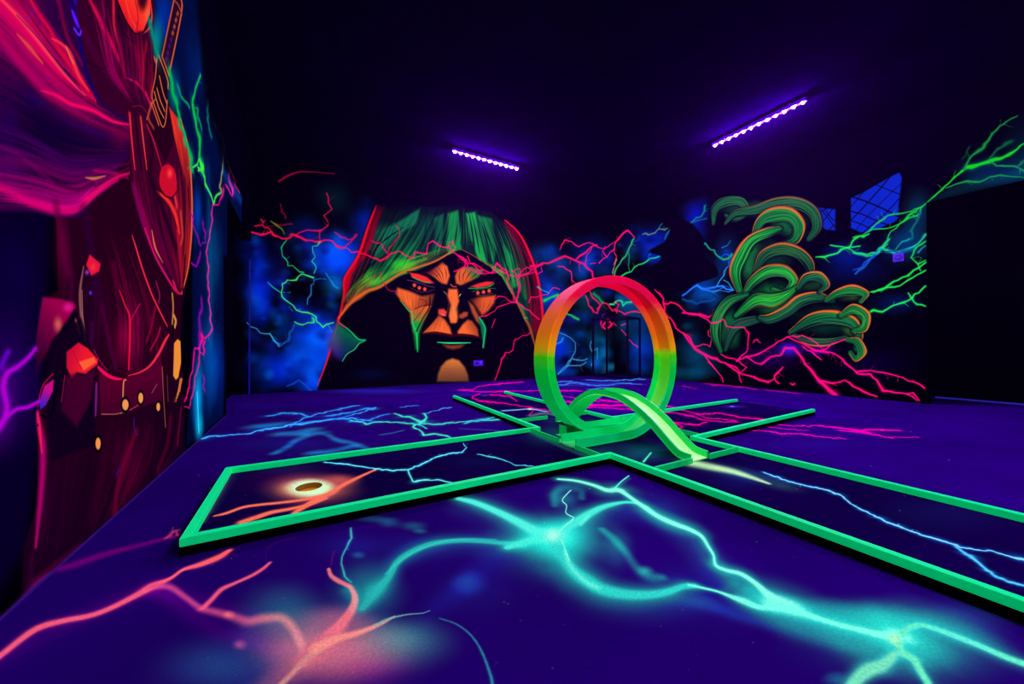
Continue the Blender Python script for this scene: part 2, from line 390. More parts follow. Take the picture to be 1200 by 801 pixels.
for p, w_ in [([(538, 247), (542, 270), (543, 292)], 5), ([(557, 248), (568, 290), (576, 316)], 4), ([(580, 258), (590, 300), (603, 340)], 4), ([(500, 246), (498, 275), (488, 305)], 4), ([(522, 247), (519, 280)], 3), ([(430, 300), (455, 278), (480, 262)], 3), ([(412, 345), (430, 315), (450, 300), (478, 278)], 5), ([(405, 350), (425, 318), (440, 305)], 3), ([(600, 275), (612, 310), (620, 350)], 4), ([(545, 275), (552, 292)], 3), ([(464, 262), (476, 270)], 2)]:
    stroke(BW, p, w_, (2, 8, 16), .95, soft=.7, taper=1)
poly(BW, [(398, 372), (402, 345), (403, 325), (419, 300), (431, 264), (441, 240), (452, 241), (444, 258), (436, 285), (428, 302), (412, 322), (409, 345), (403, 362)], (190, 0, 28), .95, 2, grad=((420, 300), (444, 240), (60, 4, 16)), tex=.15)
poly(BW, [(590, 258), (606, 272), (620, 298), (630, 330), (635, 372), (633, 402), (624, 385), (618, 350), (610, 320), (600, 290)], (110, 0, 28), .95, 2.5, tex=.15)
stroke(BW, [(592, 258), (608, 273), (621, 298), (631, 330), (636, 372), (634, 405)], [2, 3, 4, 4, 4, 3], (235, 10, 40), 1, soft=.6)
poly(BW, [(394, 392), (397, 372), (408, 352), (424, 336), (440, 322), (448, 318), (430, 340), (414, 356), (403, 372)], (70, 5, 40), .8, 2)
stroke(BW, [(372, 452), (384, 420), (397, 374), (403, 346), (404, 326), (420, 299), (432, 264), (441, 241)], [1, 3, 3.5, 3, 3.5, 4, 3.5, 2], (235, 10, 30), 1, soft=.7)
stroke(BW, [(396, 374), (410, 352), (427, 334), (445, 320)], 3, (240, 30, 30), 1, soft=.8)
stroke(BW, [(397, 373), (410, 355), (430, 341), (445, 336), (468, 321), (490, 313), (512, 305), (533, 292)], [1.5, 9, 8, 6, 5, 4, 4, 3], (225, 95, 25), .95, soft=.9)
stroke(BW, [(405, 353), (425, 337), (447, 326), (470, 313), (500, 303)], [3, 8, 10, 8, 4], (50, 190, 40), .7, soft=1)
stroke(BW, [(541, 292), (566, 306), (590, 323), (602, 346), (612, 366), (621, 384), (627, 405)], [1.5, 2, 3, 4, 5, 6, 3], (170, 70, 30), .9, soft=.9)
stroke(BW, [(606, 350), (603, 372), (618, 372)], 2, (40, 170, 80), .8)
G = [[(441, 242), (425, 290), (404, 345), (398, 370)], [(470, 239), (445, 285), (420, 335), (408, 356)], [(500, 242), (480, 280), (455, 315), (440, 335)], [(520, 245), (510, 275), (500, 296), (495, 310)], [(540, 242), (540, 262), (539, 280), (538, 290)], [(560, 246), (570, 275), (578, 298), (582, 316)], [(582, 252), (598, 285), (606, 320), (612, 362)], [(600, 268), (616, 300), (628, 345), (628, 395)]]
HC = [[(120, 0, 30), (60, 10, 30)], [(30, 50, 50), (10, 110, 60)], [(10, 100, 60), (20, 130, 60)], [(10, 110, 60), (10, 90, 60)], [(16, 140, 60), (20, 150, 70)], [(6, 70, 50), (20, 150, 70)], [(20, 140, 70), (70, 30, 30)]]
for k in range(7): streaks(BW, G[k], G[k+1], 34, HC[k], 2.6, .55, 30+k); streaks(BW, G[k], G[k+1], 9, [(2, 8, 16), (2, 8, 16)], 3.2, .8, 60+k)
streaks(BW, [(398, 370), (420, 345), (446, 328)], [(400, 352), (425, 322), (450, 308)], 26, [(220, 90, 25), (60, 190, 40)], 2.4, .6, 71)
streaks(BW, [(446, 334), (470, 320), (495, 310), (536, 292)], [(450, 316), (474, 304), (500, 296), (530, 285)], 24, [(210, 100, 25), (60, 190, 50)], 2.2, .6, 72)
blob(BW, 472, 309, 20, 9, (60, 220, 40), .6, 'over', .2); blob(BW, 436, 330, 14, 9, (80, 200, 40), .6, 'over', .2); blob(BW, 470, 240, 60, 10, (1, 0, 8), .8, 'over', .2); blob(BW, 560, 240, 60, 9, (1, 0, 8), .7, 'over', .2)
# face opening
poly(BW, [(400, 372), (412, 357), (446, 338), (470, 323), (500, 313), (537, 293), (566, 307), (588, 324), (601, 347), (611, 367), (620, 388), (626, 408), (626, 458), (372, 458), (386, 425), (396, 392)], (3, 0, 8), 1, 1)
def f5(pts, ox=400, oy=300, s=5.): return [(ox+x/s, oy+y/s) for x, y in pts]
OR, ORD = (245, 100, 40), (150, 50, 25)
poly(BW, f5([(330, 185), (400, 205), (470, 235), (545, 222), (530, 290), (490, 350), (450, 400), (410, 395), (400, 320), (350, 262), (318, 215)]), OR, 1, 2.2, grad=((485, 345), (515, 360), (40, 10, 20)), tex=.1)
poly(BW, f5([(410, 320), (480, 290), (525, 290), (500, 350), (460, 425), (445, 470), (420, 440), (412, 385)]), (225, 90, 35), 1, 2, grad=((488, 360), (486, 392), (20, 170, 60)))
poly(BW, f5([(415, 390), (450, 380), (470, 400), (455, 450), (452, 545), (438, 545), (425, 460)]), (20, 150, 60), .95, 3)
stroke(BW, f5([(345, 258), (395, 320), (412, 330), (420, 400), (440, 450), (447, 560)]), [1, 2, 2, 2.5, 3, 2], (20, 210, 110), .9, soft=.9)
stroke(BW, f5([(460, 250), (500, 270), (470, 320), (425, 380)]), 2.2, (60, 15, 20), .6, soft=1)
stroke(BW, f5([(430, 310), (480, 290), (530, 285)]), 2.0, (30, 5, 15), .8, soft=1); stroke(BW, f5([(520, 240), (515, 300), (480, 360), (450, 420), (440, 440)]), 3, (10, 0, 10), .8, soft=1)
poly(BW, f5([(480, 105), (520, 85), (560, 60), (592, 38), (622, 60), (636, 115), (618, 165), (590, 160), (545, 125), (505, 115)]), OR, 1, 2, grad=((515, 325), (502, 318), (90, 20, 25)))
poly(BW, f5([(665, 120), (680, 85), (710, 65), (760, 60), (835, 88), (800, 125), (745, 150), (700, 172), (672, 160)]), (220, 90, 35), 1, 2, grad=((545, 320), (552, 315), (60, 110, 50)))
for p in ([(560, 60), (590, 100), (600, 160)], [(595, 45), (615, 100), (612, 150)], [(520, 88), (560, 115), (590, 160)], [(545, 72), (575, 110), (595, 158)], [(700, 75), (690, 120), (700, 160)], [(740, 65), (715, 110), (712, 150)], [(780, 72), (745, 110), (720, 160)], [(810, 85), (780, 112), (745, 140)], [(625, 65), (640, 120), (625, 165)], [(668, 100), (664, 140), (672, 165)]):
    stroke(BW, f5(p), 1.7, (8, 0, 10), .85, soft=.9, taper=1)
poly(BW, f5([(400, 97), (450, 103), (500, 122), (545, 158), (490, 158), (440, 138), (412, 120)]), (245, 40, 40), 1, 1.2)
stroke(BW, f5([(415, 122), (460, 142), (520, 158)]), 1.6, (20, 150, 70), .9)
poly(BW, f5([(755, 178), (800, 160), (850, 148), (895, 150), (870, 172), (800, 186)]), (235, 40, 45), 1, 1.2)
stroke(BW, f5([(745, 188), (800, 188), (865, 178), (895, 160)]), 1.4, (20, 170, 80), .9)
stroke(BW, f5([(385, 92), (440, 92), (520, 115), (560, 160), (630, 178), (700, 178), (760, 160), (840, 135), (905, 140)]), [2, 3, 3.5, 4, 5, 4, 3, 2.5, 1.5], (4, 0, 8), .95, soft=.8)
poly(BW, f5([(628, 192), (680, 192), (690, 265), (672, 310), (682, 360), (676, 392), (640, 392), (630, 350), (642, 290), (622, 232)]), (250, 105, 45), 1, 2)
blob(BW, 532, 366, 8, 16, (255, 130, 60), .7, 'over', 0)
stroke(BW, f5([(610, 210), (628, 270), (620, 330)]), 2, (90, 35, 20), .9, soft=1); stroke(BW, f5([(598, 205), (618, 225)]), 1, (150, 140, 90), .8); stroke(BW, f5([(700, 222), (690, 235)]), 1, (230, 230, 140), .9)
stroke(BW, f5([(640, 165), (655, 178), (675, 178)]), 1.5, (240, 70, 60), .9)
poly(BW, f5([(568, 312), (600, 308), (618, 325), (615, 345), (590, 352), (568, 338)]), (235, 60, 50), 1, 1.5); stroke(BW, f5([(590, 340), (610, 350)]), 2, (255, 120, 150), .6)
poly(BW, f5([(690, 345), (720, 325), (742, 328), (740, 350), (710, 366), (692, 362)]), (170, 60, 40), 1, 1.5)
stroke(BW, f5([(640, 395), (657, 405), (678, 392)]), 2, (6, 0, 8), 1)
poly(BW, f5([(572, 345), (605, 370), (635, 415), (648, 458), (600, 455), (540, 448), (470, 450), (500, 420), (535, 385)]), OR, 1, 2, grad=((512, 385), (500, 372), (120, 35, 25)))
poly(BW, f5([(682, 440), (710, 400), (740, 372), (765, 378), (800, 425), (806, 475), (770, 465), (720, 462), (682, 460)]), OR, 1, 2, grad=((546, 388), (562, 380), (130, 45, 25)))
stroke(BW, f5([(560, 350), (520, 400), (468, 452)]), 2.2, (8, 0, 8), .9); stroke(BW, f5([(770, 370), (800, 410), (815, 470)]), 2.2, (8, 0, 8), .9)
stroke(BW, f5([(470, 458), (540, 446), (600, 456), (648, 466), (700, 460), (770, 466), (820, 480)]), [1, 3, 4, 4, 4, 3, 1], (60, 0, 10), .9)
poly(BW, f5([(755, 255), (800, 240), (850, 235), (905, 228), (895, 275), (860, 320), (825, 345), (795, 300)]), (225, 85, 35), 1, 2.5, grad=((565, 355), (554, 350), (90, 25, 20)))
poly(BW, f5([(745, 265), (775, 290), (805, 350), (812, 400), (790, 380), (765, 330)]), (190, 75, 35), .9, 2)
poly(BW, f5([(800, 360), (830, 375), (850, 420), (846, 470), (836, 540), (824, 470), (815, 410)]), (10, 120, 75), .9, 2); stroke(BW, f5([(810, 360), (842, 420), (838, 470), (830, 535)]), 1.8, (30, 210, 130), .8)
streaks(BW, f5([(335, 190), (360, 260), (410, 325)]), f5([(535, 225), (500, 310), (450, 380)]), 46, [(250, 110, 45), (120, 45, 25)], 1.3, .5, 81)
streaks(BW, f5([(900, 230), (880, 280), (830, 335)]), f5([(760, 255), (780, 300), (815, 350)]), 26, [(235, 95, 40), (70, 25, 20)], 1.3, .5, 82)
streaks(BW, f5([(572, 350), (520, 400), (475, 448)]), f5([(600, 370), (635, 420), (645, 455)]), 22, [(245, 110, 50), (150, 60, 30)], 1.3, .5, 83)
streaks(BW, f5([(630, 200), (642, 300), (645, 385)]), f5([(678, 200), (668, 300), (674, 385)]), 18, [(150, 55, 30), (255, 120, 55), (200, 80, 40)], 1.2, .5, 84)
for ex, ey in ((428, 170), (457, 186), (489, 193), (800, 215), (833, 210), (866, 203)):
    blob(BW, 400+ex/5, 300+ey/5, 3.4, 3.6, (30, 0, 15), 1, 'over', 0, .6); blob(BW, 400+ex/5, 300+ey/5, 2.6, 2.9, (240, 70, 45), 1, 'over', 0, .5)
stroke(BW, f5([(385, 140), (430, 148), (500, 172), (545, 182)]), 1.2, (120, 60, 150), .7); stroke(BW, f5([(405, 185), (455, 208), (500, 208), (545, 195)]), 1.4, (70, 30, 60), .9)
stroke(BW, f5([(765, 210), (800, 196), (860, 188), (905, 190)]), 1.2, (20, 130, 70), .7); stroke(BW, f5([(790, 228), (835, 230), (885, 215)]), 1.3, (80, 50, 60), .9)
stroke(BW, f5([(562, 504), (620, 508), (690, 508), (758, 507)]), [1, 2.2, 2.2, 1], (30, 220, 130), 1, soft=.5)
poly(BW, f5([(595, 517), (650, 522), (722, 516), (700, 536), (655, 546), (620, 538)]), (150, 60, 30), .9, 2.5)
poly(BW, f5([(560, 735), (566, 690), (585, 645), (615, 612), (650, 598), (690, 610), (722, 648), (742, 695), (747, 735)]), (205, 110, 50), 1, 2, grad=((531, 424), (531, 447), (95, 55, 40)), tex=.1)
for k in range(5): stroke(BW, f5([(575+k*4, 650+k*18), (650, 662+k*17), (728-k*2, 648+k*18)]), 1.4, (150, 60, 40), .45, soft=1)
def f6(p): return [(270+x/5.714, 320+y/5.714) for x, y in p]
poly(BW, f6([(720, 325), (800, 385), (860, 440), (905, 447), (860, 470), (835, 505), (780, 540), (750, 590), (700, 560), (650, 480), (690, 400)]), (0, 95, 70), .95, 4, grad=((408, 392), (398, 420), (20, 20, 100)), tex=.3)
stroke(BW, f6([(722, 325), (800, 385), (858, 442), (905, 447), (862, 470), (830, 510), (782, 540), (750, 588)]), [1.5, 2, 2.4, 1.5, 2.4, 2, 2, 1.5], (40, 200, 120), .9, soft=.9)
stroke(BW, f6([(722, 290), (722, 325), (770, 362)]), 1.6, (230, 20, 50), 1)
blob(BW, 392, 400, 16, 30, (70, 0, 60), .8, 'screen', .3)
blob(BW, 437, 438, 40, 12, (0, 10, 60), .5)

# ---------------- back wall: lightning
def f571(p): return [(270+x/5.714, 180+y/5.714) for x, y in p]
R1, R1G = (240, 10, 60), (130, 0, 50)
bolt(BW, f571([(100, 505), (140, 525), (200, 542), (245, 535), (275, 522), (300, 550), (345, 568), (380, 570), (415, 540), (470, 560), (540, 580), (600, 590), (660, 578), (700, 605), (740, 630), (780, 630), (810, 660), (850, 655), (900, 670), (950, 695), (1000, 715), (1050, 690), (1100, 660), (1140, 655), (1200, 690)]), [4, 3.5, 3.2, 3, 3, 2.6, 2.4, 3, 4, 3, 2.5, 2.5, 2.2, 2, 3.4, 2, 2.2, 2.2, 2, 2, 2.4, 4, 3, 2, 2], R1, R1G, 2.6, .8)
for p in ([(165, 485), (215, 478), (250, 495), (280, 525)], [(205, 438), (220, 455), (213, 478)], [(232, 448), (215, 460)], [(400, 540), (470, 525), (560, 515), (610, 510)], [(565, 510), (600, 520), (640, 490), (655, 465), (625, 415), (680, 370), (655, 330), (645, 265)], [(600, 520), (598, 570)], [(700, 525), (740, 560), (790, 578), (850, 545)], [(770, 620), (830, 560), (850, 535)],
          [(1060, 680), (1030, 640), (1010, 600), (940, 580)], [(1060, 665), (1085, 610), (1135, 545), (1110, 480)]):
    bolt(BW, f571(p), 1.8, (200, 8, 60), R1G, 2.6, 1.2, .6)
bolt(BW, f571([(325, 185), (380, 150), (460, 122), (560, 123), (700, 135)]), [2.5, 3, 2, 1.2, 1], (130, 5, 40), (60, 0, 20), 2.4, 0, .5)
bolt(BW, f571([(335, 335), (345, 390), (370, 435)]), 2.6, (110, 5, 45), (60, 0, 20), 2, 1, .5); bolt(BW, f571([(300, 470), (350, 480), (410, 470)]), 2.6, (110, 5, 45), (60, 0, 20), 2, 1, .5)
stroke(BW, f571([(270, 450), (310, 480), (345, 505), (362, 540)]), [2, 4, 3, 1.4], (120, 150, 30), .7, soft=1)
GB, GBG = (30, 200, 90), (0, 80, 80)
for p, w_ in [([(375, 580), (340, 630), (345, 660), (370, 705), (385, 750), (440, 770), (490, 795)], 1.5), ([(600, 590), (550, 620), (568, 690), (545, 720), (575, 760), (560, 800)], 1.3)]:
    bolt(BW, f571(p), w_, GB, GBG, 3.6, 1.2, .8)
for p, w_, c in [([(555, 30), (480, 5), (440, 45), (380, 45), (348, 70), (340, 130), (370, 180), (420, 215), (480, 260), (550, 275), (575, 320), (620, 362), (650, 340), (690, 330)], 2.0, (60, 230, 60)), ([(330, 125), (250, 60)], 1.6, (40, 160, 150)), ([(555, 300), (560, 330), (520, 330), (480, 345), (430, 325)], 1.8, (60, 230, 50)), ([(640, 0), (680, 60), (720, 100)], 1.4, (30, 140, 190)), ([(640, 40), (560, 45), (540, 80), (540, 140), (515, 210)], 1.2, (50, 120, 200)),
                 ([(110, 330), (200, 400), (265, 405), (290, 450), (325, 490)], 1.4, (50, 150, 210)), ([(380, 755), (460, 715), (540, 790)], 1.4, (20, 60, 220)), ([(330, 490), (390, 450), (395, 400), (430, 340)], 1.4, (20, 80, 170)), ([(260, 400), (330, 480)], 1.2, (60, 160, 200))]:
    bolt(BW, f6(p), w_, c, (0, 60, 130), 4, 1.1, .6)
def c5(p, ox=600, oy=220): return [(ox+x/5., oy+y/5.) for x, y in p]
M2, M2G = (240, 15, 90), (110, 0, 60)
bolt(BW, [(480, 304), (487, 295), (500, 297), (502, 285), (507, 282), (515, 288), (527, 290), (534, 297), (545, 306), (548, 315), (560, 320), (565, 316)], 2.1, M2, M2G, 2.6, 1.1)
bolt(BW, [(534, 297), (541, 304), (545, 312), (532, 318)], 2, M2, M2G, 2.6, 1)
bolt(BW, [(548, 300), (562, 320), (578, 319), (583, 308), (588, 316), (596, 322), (608, 325), (614, 315), (622, 315)], 2.0, M2, M2G, 2.6, 1.4)
bolt(BW, [(527, 290), (527, 283), (531, 282), (534, 290)], 1.6, M2, M2G, 2.4, .8)
for p, w_ in [([(0, 480), (40, 520), (100, 495), (140, 470), (180, 450)], 2), ([(110, 460), (180, 440), (240, 430), (310, 400), (370, 425), (420, 445), (470, 490), (478, 535)], 3.2), ([(125, 480), (150, 505), (178, 490), (170, 465)], 1.6), ([(280, 365), (310, 305), (350, 315), (390, 345), (450, 320), (500, 345), (545, 355), (600, 318), (640, 280)], 1.6),
              ([(370, 425), (430, 380), (470, 340), (500, 335)], 2.4), ([(430, 450), (440, 390), (470, 345)], 1.6), ([(510, 440), (560, 400), (600, 360), (610, 315), (660, 262), (680, 250)], 2), ([(640, 275), (680, 250), (718, 290)], 2.6), ([(545, 345), (530, 370), (555, 405)], 1.6), ([(600, 355), (612, 400), (595, 450)], 1.6),
              ([(270, 460), (300, 460), (345, 490), (350, 540), (380, 562)], 1.8), ([(100, 670), (110, 640), (210, 625), (240, 585), (280, 595)], 1.7), ([(460, 445), (490, 440)], 1.6), ([(0, 670), (60, 690), (120, 740), (160, 770)], 2), ([(40, 560), (35, 640), (20, 670)], 1.8), ([(0, 490), (45, 470), (50, 500), (30, 540), (45, 600)], 1.8)]:
    bolt(W2, c5(p), w_, M2, M2G, 2.4, .9)
def d5(p): return [(600+x/5., 300+y/5.) for x, y in p]
for p, w_ in [([(430, 230), (450, 290), (470, 310), (500, 335)], 2.4), ([(455, 200), (470, 240), (520, 290), (500, 330)], 2.2), ([(500, 310), (530, 270), (560, 280), (590, 320), (610, 310)], 2.4), ([(615, 330), (625, 285), (600, 270)], 2), ([(520, 400), (525, 375), (570, 372), (585, 400), (550, 425), (530, 410), (560, 385)], 3), ([(575, 405), (595, 390), (610, 405)], 2)]:
    bolt(W2, d5(p), w_, (230, 15, 80), M2G, 2.4, .8)
for p, w_ in [([(590, 320), (625, 320), (660, 340), (700, 325), (750, 330)], 2), ([(640, 430), (670, 465), (700, 500), (720, 520), (735, 530)], 1.8), ([(640, 405), (665, 395), (680, 400)], 1.8), ([(835, 195), (865, 220), (888, 250), (890, 280)], 2.6), ([(888, 275), (930, 270), (980, 290), (1030, 338), (1100, 340), (1150, 358), (1200, 330)], 3.4), ([(890, 280), (893, 330), (935, 370), (960, 420), (1020, 460), (1055, 510), (1100, 560), (1150, 585), (1200, 600)], 3.4), ([(1070, 530), (1120, 515), (1160, 530), (1170, 480), (1150, 440), (1160, 400), (1190, 370)], 1.8), ([(1150, 620), (1190, 660)], 2)]:
    bolt(RW, d5(p), w_, M2, M2G, 2.6, .9)
# magenta bolt falling at the figure's right
bolt(BW, f5([(1000, 270), (960, 240), (920, 235), (890, 260)]), 2, M2, M2G, 2.4, .8); bolt(BW, f5([(1000, 270), (940, 290), (900, 320), (850, 350), (810, 355)]), 1.8, M2, M2G, 2.4, .9); bolt(BW, f5([(1020, 265), (1045, 200), (1030, 130), (1060, 110), (1130, 95)]), 1.9, M2, M2G, 2.4, .9); bolt(BW, f5([(900, 370), (880, 420)]), 1.4, M2, M2G, 2.4, .6)
bolt(BW, f5([(1110, 445), (1060, 465), (1015, 490), (1005, 550), (960, 565), (940, 600), (925, 660), (900, 725)]), 2.4, (230, 10, 90), M2G, 2.4, .9); bolt(BW, f5([(690, 0), (720, 15), (745, 45), (800, 55), (850, 90), (880, 100), (910, 40), (935, 65), (975, 90)]), 2.4, M2, M2G, 2.4, 1)
bolt(BW, f5([(880, 100), (930, 80), (975, 100), (970, 150), (1000, 200), (1010, 265)]), 2, M2, M2G, 2.4, 1); bolt(BW, f5([(230, 100), (240, 150), (290, 205), (330, 215)]), 2, (150, 10, 60), M2G, 2.4, .8)
# green and blue branches near the corner
for p, w_, c in [([(190, 660), (230, 640), (270, 625)], 5, (30, 190, 60)), ([(150, 580), (180, 600), (215, 615)], 1.5, (40, 170, 200)), ([(310, 730), (345, 745), (390, 770)], 4, (30, 180, 60)), ([(480, 620), (510, 645), (530, 670)], 4, (20, 130, 70)), ([(570, 680), (600, 685), (640, 660), (650, 690)], 2, (60, 200, 130))]:
    bolt(BW, c5(p), w_, c, (0, 90, 90), 3, .8, .6)
for p in ([(250, 440), (310, 460), (370, 505), (370, 560), (330, 640), (270, 690)], [(270, 690), (320, 640), (350, 600), (410, 610), (440, 600)], [(320, 640), (400, 640), (435, 620)], [(465, 500), (460, 540), (480, 590), (465, 640)], [(250, 520), (290, 500), (300, 480)], [(470, 560), (500, 540), (500, 600)]):
    bolt(BW, d5(p), 1.4, (60, 140, 190), (0, 60, 120), 4, 1, .6)
stroke(BW, d5([(540, 500), (540, 690)]), 14, (0, 70, 120), .6, 'screen', 1.); blob(BW, 716, 430, 10, 8, (20, 120, 170), .8)
for p, w_, c in [([(600, 510), (612, 470), (645, 420), (680, 370), (700, 330), (712, 300)], 2, (50, 170, 70)), ([(640, 518), (700, 490), (740, 450), (790, 430), (865, 400)], 2.4, (30, 200, 80)), ([(690, 490), (685, 430), (680, 370)], 1.5, (20, 130, 60)), ([(765, 272), (800, 275), (840, 262), (860, 240), (895, 245), (928, 232)], 1.8, (110, 120, 60)), ([(895, 300), (915, 260), (925, 232)], 1.6, (20, 110, 140)), ([(860, 240), (885, 205)], 1.2, (20, 110, 120)), ([(590, 500), (600, 460), (612, 420)], 1.6, (190, 110, 50)), ([(800, 400), (820, 375)], 1.2, (20, 120, 120)),
                 ([(1040, 210), (1080, 175), (1110, 165), (1130, 105)], 2.2, (10, 120, 60)), ([(1060, 200), (1140, 180)], 1.6, (10, 90, 80)), ([(575, 685), (610, 665), (640, 662), (650, 690), (700, 670), (705, 650)], 2.2, (50, 200, 110))]:
    bolt(W2, c5(p), w_, c, (0, 70, 90), 3, .9, .7)
# black silhouette area
poly(RW, c5([(885, 172), (912, 158), (940, 180), (1010, 190), (1060, 215), (1100, 260), (1130, 310), (1132, 400), (1175, 440), (1200, 470), (1200, 520), (1080, 560), (1040, 590), (960, 610), (900, 620), (840, 560), (760, 520), (700, 512), (800, 470), (860, 430), (872, 400), (800, 375), (860, 335), (900, 310), (925, 250), (885, 215)]), (2, 0, 7), .98, 1.5, smooth=3)

# ---------------- right wall: bright bolts
def g5(p): return [(800+x/5., 210+y/5.) for x, y in p]
B1, B1G = (40, 120, 255), (0, 40, 170)
for p, w_, c in [([(0, 680), (40, 650), (85, 620), (130, 640), (200, 628), (290, 645)], 2.4, B1), ([(85, 620), (150, 650), (190, 655), (240, 630)], 1.5, B1), ([(200, 625), (240, 565), (255, 520), (290, 500)], 1.6, (40, 160, 200)), ([(230, 450), (260, 440), (350, 430)], 2, (30, 80, 230)), ([(270, 500), (285, 470), (285, 430)], 1.6, B1), ([(1000, 530), (1050, 515), (1090, 470), (1150, 430)], 1.5, (20, 70, 220)),
                 ([(130, 375), (150, 400), (185, 415), (200, 445), (240, 470), (290, 440)], 3, (20, 170, 60)), ([(240, 590), (300, 650), (270, 660), (180, 660)], 1.4, (20, 130, 170)), ([(0, 700), (80, 730), (190, 700)], 2, (10, 70, 120)), ([(280, 360), (230, 400)], 1.2, (20, 120, 140))]:
    bolt(RW, g5(p), w_, c, B1G, 3, 1, .7)
for p, w_ in [([(780, 455), (830, 455), (880, 440), (930, 410), (965, 400), (990, 370), (1020, 340), (1060, 335), (1090, 320)], 2.6), ([(865, 385), (965, 400), (1040, 390)], 2), ([(965, 400), (1010, 430), (1080, 440), (1140, 430), (1200, 380)], 2), ([(1140, 430), (1170, 400), (1200, 360)], 2)]:
    bolt(RW, g5(p), w_, GRN, GRNG, 3, 1, .8)
poly(RW, [(997, 232), (1012, 225), (1045, 206), (1054, 202), (1057, 208), (1055, 226), (1053, 240), (1053, 255), (1048, 260), (1040, 263), (1030, 268), (1014, 273), (1008, 272), (997, 267)], (6, 36, 190), 1, 1, tex=.12)
poly(RW, [(958, 243), (968, 244), (979, 245), (979, 270), (968, 269), (958, 262)], (6, 36, 180), 1, 1, tex=.12)
def w8(p): return [(970+x/8., 190+y/8.) for x, y in p]
for p, w_ in [([(215, 320), (380, 375), (560, 455), (660, 510)], 2.2), ([(215, 458), (330, 490), (460, 550), (590, 595)], 1.8), ([(215, 545), (300, 575), (400, 620)], 1.5), ([(430, 200), (560, 255), (690, 305)], 1.5), ([(215, 420), (270, 355), (350, 260)], 1.3), ([(215, 545), (290, 470), (400, 350), (480, 260), (590, 130)], 1.8), ([(260, 640), (360, 520), (480, 400), (600, 280), (690, 200)], 1), ([(330, 660), (480, 530), (570, 450), (670, 340)], 1.5),
              ([(-30, 440), (40, 530), (90, 560)], 1.4), ([(-60, 440), (90, 640)], 1.4), ([(-80, 600), (60, 420)], 1.3), ([(-60, 700), (90, 560)], 1.3), ([(-100, 480), (20, 420)], 1.2)]:
    stroke(RW, w8(p), w_, (2, 3, 30), .95, soft=.5)
def h5(p): return [(960+x/5., 120+y/5.) for x, y in p]
poly(RW, h5([(600, 615), (690, 570), (800, 545), (920, 515), (1060, 480), (1300, 430), (1300, 330), (1060, 430), (900, 440), (760, 500), (680, 560)]), (0, 40, 55), .7, 6, 'screen')
for p, w_, c in [([(200, 790), (250, 780), (300, 750), (330, 742), (380, 740), (440, 725), (500, 690), (560, 640), (600, 612), (650, 570), (720, 510), (790, 440), (850, 392), (920, 370), (1000, 345), (1060, 330), (1120, 300), (1200, 240), (1300, 190)], [2, 2, 2.2, 2.2, 2, 2.4, 2.4, 2.4, 2.6, 3, 3.4, 5, 6.5, 6.5, 6, 5, 3.4, 2.4, 2], (14, 200, 20)),
                 ([(850, 392), (880, 330), (940, 280), (990, 225), (1040, 160), (1100, 110), (1160, 80)], [4, 3.6, 4.6, 3.6, 3, 2, 1.4], (16, 130, 50)), ([(1000, 345), (1040, 372), (1120, 372), (1200, 402), (1300, 420)], 3, (20, 150, 60)), ([(1120, 372), (1160, 375), (1200, 340), (1280, 300)], 2.4, (20, 110, 60)), ([(740, 500), (800, 478), (860, 462), (940, 465), (1000, 435), (1060, 425), (1200, 440)], [3, 3, 3.2, 2.6, 2.4, 2, 1.4], (16, 140, 50)),
                 ([(290, 755), (350, 700), (400, 662), (460, 652), (520, 640), (560, 625), (600, 612)], 2.4, (20, 190, 40)), ([(400, 800), (420, 755), (470, 712), (520, 680), (590, 650), (600, 615)], 2.4, (20, 190, 60)), ([(840, 330), (880, 260)], 3, (4, 50, 30)), ([(1000, 330), (1050, 270), (1120, 230)], 4, (10, 80, 60)), ([(590, 640), (570, 700), (540, 750), (545, 800)], 3, (10, 100, 110))]:
    bolt(RW, h5(p), w_, c, (0, 70, 50), 2.4, .8, .6)
def k4(p): return [(1000+x/3.815, 280+y/3.815) for x, y in p]
for p, w_, c in [([(70, 237), (130, 228), (180, 190), (240, 165), (290, 130), (322, 105)], 2.8, GRN), ([(90, 238), (160, 215), (210, 208), (250, 180), (322, 140)], 2.6, GRN), ([(50, 322), (130, 325), (200, 290), (262, 265), (322, 210)], 3, GRN), ([(245, 240), (262, 265), (285, 292), (322, 300)], 2.4, GRN), ([(322, 10), (272, 50), (258, 82), (290, 112), (322, 95)], 3, (20, 200, 50)), ([(290, 112), (300, 140)], 2, GRN),
                 ([(0, 62), (60, 76), (110, 60), (122, 40), (160, 0)], 2.8, (20, 190, 130)), ([(120, 40), (180, 62), (240, 45), (290, 20), (322, -20)], 3.2, (20, 190, 140)), ([(190, 45), (220, 10), (250, 0)], 2, (20, 150, 150)), ([(10, 155), (60, 110), (100, 62), (130, 45)], 2, (20, 80, 220)), ([(150, 55), (200, 60), (270, 40)], 3, (20, 80, 170)), ([(322, 30), (290, 60)], 2, (20, 140, 160))]:
    bolt(RW, k4(p), w_, c, (0, 90, 60), 2.8, .9, .8)

